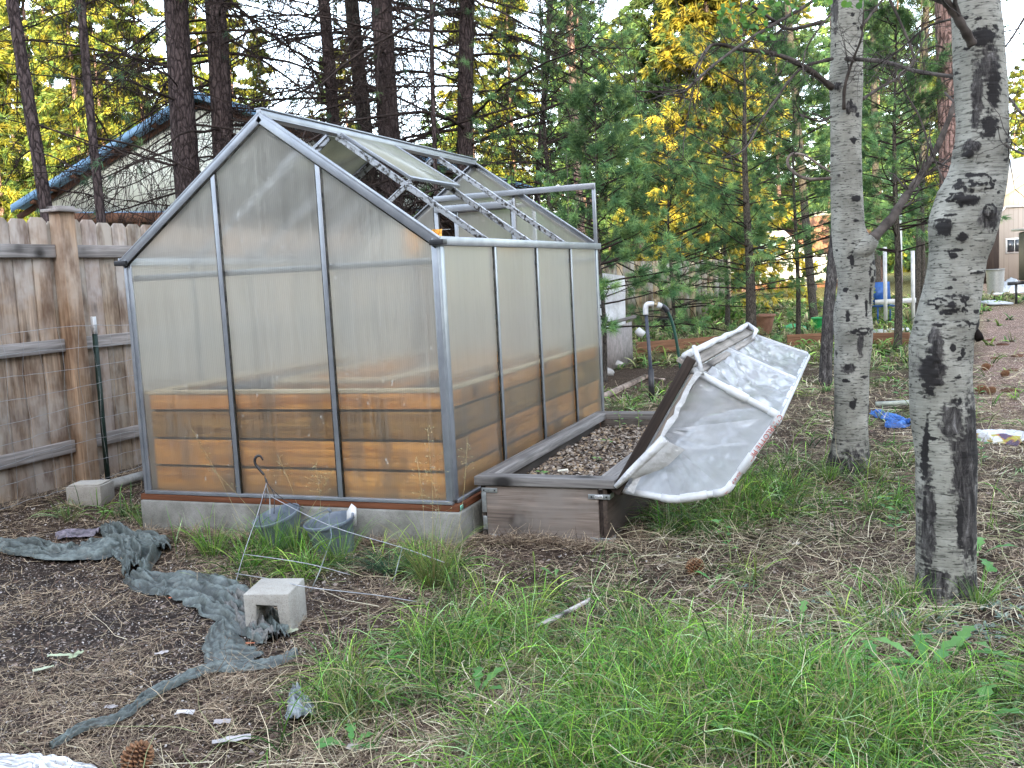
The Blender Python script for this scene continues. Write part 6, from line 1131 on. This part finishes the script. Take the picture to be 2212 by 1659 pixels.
def scrap(vx,vy,w_,l_,col,name,lab,rz=0.,z=.012):
    p=gb(vx,vy)+(0,0,z); g=[]; 
    for i in range(8):
        row=[]
        for j in range(6):
            a_=(i/7-.5)*l_; b_=(j/5-.5)*w_*(1-.5*abs(i/7-.5)); row.append(p+np.array((a_*cos(rz)-b_*sin(rz),a_*sin(rz)+b_*cos(rz),.25*w_*vn(i*.7,j*.7,vx)+.3*w_*(j/5-.5)**2)))
        g.append(row)
    tag(MB().grid(g,col).build(name,'paper',smooth=True),lab,'litter')
for a_ in ((400,1543,.035,.06,(.62,.60,.60),'paper_scrap','small white paper scrap on the bare soil',.3),(500,1600,.05,.11,(.5,.47,.47),'dry_leaf','long grey dried leaf right of the pine cone',.6),(350,1445-30,.03,.05,(.5,.46,.45),'dry_leaf','pale curled leaf in the middle of the bare soil',1.),(130,1425,.03,.09,(.44,.50,.34),'green_leaf','pale green fallen leaf at the left edge of the soil',.2),(165,1432-10,.03,.07,(.40,.47,.30),'green_leaf','second pale green fallen leaf just right of the other',1.8),(95,1455,.03,.07,(.46,.50,.36),'green_leaf','lowest pale green fallen leaf at the left',.9),(630,1372,.04,.05,(.40,.42,.30),'dry_leaf','greenish leaf under the corner of the cinder block',.4),(480,1560,.03,.05,(.42,.38,.38),'dry_leaf','grey leaf below the fabric strip',.5),(770,1620,.04,.06,(.40,.36,.34),'dry_leaf','grey leaf at the bottom near the grass edge',.2),(240,1535,.025,.04,(.48,.45,.45),'dry_leaf','small grey leaf beside the thin end of the fabric strip',.2),(1722,1182,.03,.04,(.55,.5,.5),'dry_leaf','pale leaf at the foot of the planter right corner',.7),(545,1395,.012,.05,(.62,.22,.12),'twig_piece','reddish twig piece on the fabric strip',.3),(375,1293,.012,.04,(.62,.22,.12),'twig_piece','reddish twig piece on the bare soil below the fabric',.8)): scrap(*a_)
p=np.array((.34,.62,.05)); m=MB(); m.box(p,p+np.array((.055,.02,.004)),.022,.010,col=(.85,.82,.70)); tag(m.build('plastic_clip','paper',bevel=.003),'cream plastic clip lying on the dry leaves in the planter','clip')
# blue plastic, pale board and printed sack to the right
clothobj('blue_plastic',[cloth([(1888,895),(1920,905),(1945,915),(1965,922)],[.04,.09,.07,.05],.05,11.,14),cloth([(1910,925),(1940,925),(1962,918)],[.03,.05,.03],.05,12.,12)],'crumpled bright blue plastic on the grass between the aspens','blue','plastic sheet')
a_,b_=gb(1893,882),gb(1970,879); tag(MB().box(a_+(0,0,.05),b_+(0,0,.05),.06,.035,col=(.9,1.,.9)).build('pale_board','rock'),'pale green-grey board behind the blue plastic','board')
sk=tag(empty('printed_sack',gb(2170,962)),'white plastic sack with yellow, orange and purple print lying right of the scarred aspen','sack')
q,c=cloth([(2108,955),(2140,955),(2185,955),(2240,965)],[.05,.16,.17,.16],.012,13.,26,(1,1,1),4); u=np.linspace(-1,1,q.shape[1])[None,:]+0*q[...,0]
q[...,2]+=.05*(1-u**2); r_=MB(); base=np.array((.60,.61,.64)); cc=np.ones(q.shape)*base; band=u>.5; nn_=fbm(q[...,0],q[...,1],2,16)
cc[band]=np.array((.42,.38,.08)); cc[band&(nn_>.52)]=np.array((.40,.16,.07)); cc[band&(nn_>.60)]=np.array((.12,.09,.14)); cc[band&(nn_<.40)]=np.array((.6,.6,.6))
m=MB().grid(q,cc); o=m.build('bag','paper',sk,smooth=True); md=o.modifiers.new('subd','SUBSURF'); md.levels=1; md.render_levels=1
tag(MB().box(gb(2128,655)+(0,0,.05),gb(2165,660)+(0,0,.05),.5,.04,col=(.7,.75,.8)).build('pale_sheet','white'),'pale flat sheet lying on the far gravel','sheet')
# cut rounds and dark stones on the track
for (vx,vy,s_) in ((2140,735,.05),(2165,745,.06),(2190,800,.05),(2150,775,.04),(2200,770,.06),(2180,845,.06),(2135,790,.04)):
    p=gb(vx,vy); U,V_=np.meshgrid(np.linspace(0,2*pi,12),np.linspace(0,pi,8),indexing='ij'); g=np.stack([p[0]+s_*1.5*np.cos(U)*np.sin(V_),p[1]+s_*np.sin(U)*np.sin(V_),p[2]+s_*.6*np.cos(V_)],-1); tag(MB().grid(g,(1,1,1)).build('bark_chunk','beam',smooth=True),'dark chunk of bark on the bare needle-strewn track','bark chunk','bark chunks on the track')
# orange cloth hanging by the rear door inside
p=np.array((-1.23,2.62,1.27)); g=[[p+np.array((.11*(i/7-.5)*(1-.5*j/9)+.01*sin(i*2.),.03*sin(i*1.5+j*.5),.03+.20*(1-j/9.)*(1 if 0 else 1))) for i in range(8)] for j in range(10)]
tag(MB().grid(g,(1.7,1.9,1.6)).build('orange_cloth','cedar',smooth=True),'orange cloth hanging in the open gap of the rear door','cloth')
MM=MB(); MM.box((-1.29,LG-.05,1.50),(-1.16,LG-.05,1.50),.004,.004); MM.build('cloth_hook','wire',gh)
for o in list(bpy.data.objects):
    if o.parent is None and o.type in ('MESH','EMPTY') and 'label' not in o and o.get('kind')!='structure': print('UNLABELLED',o.name)
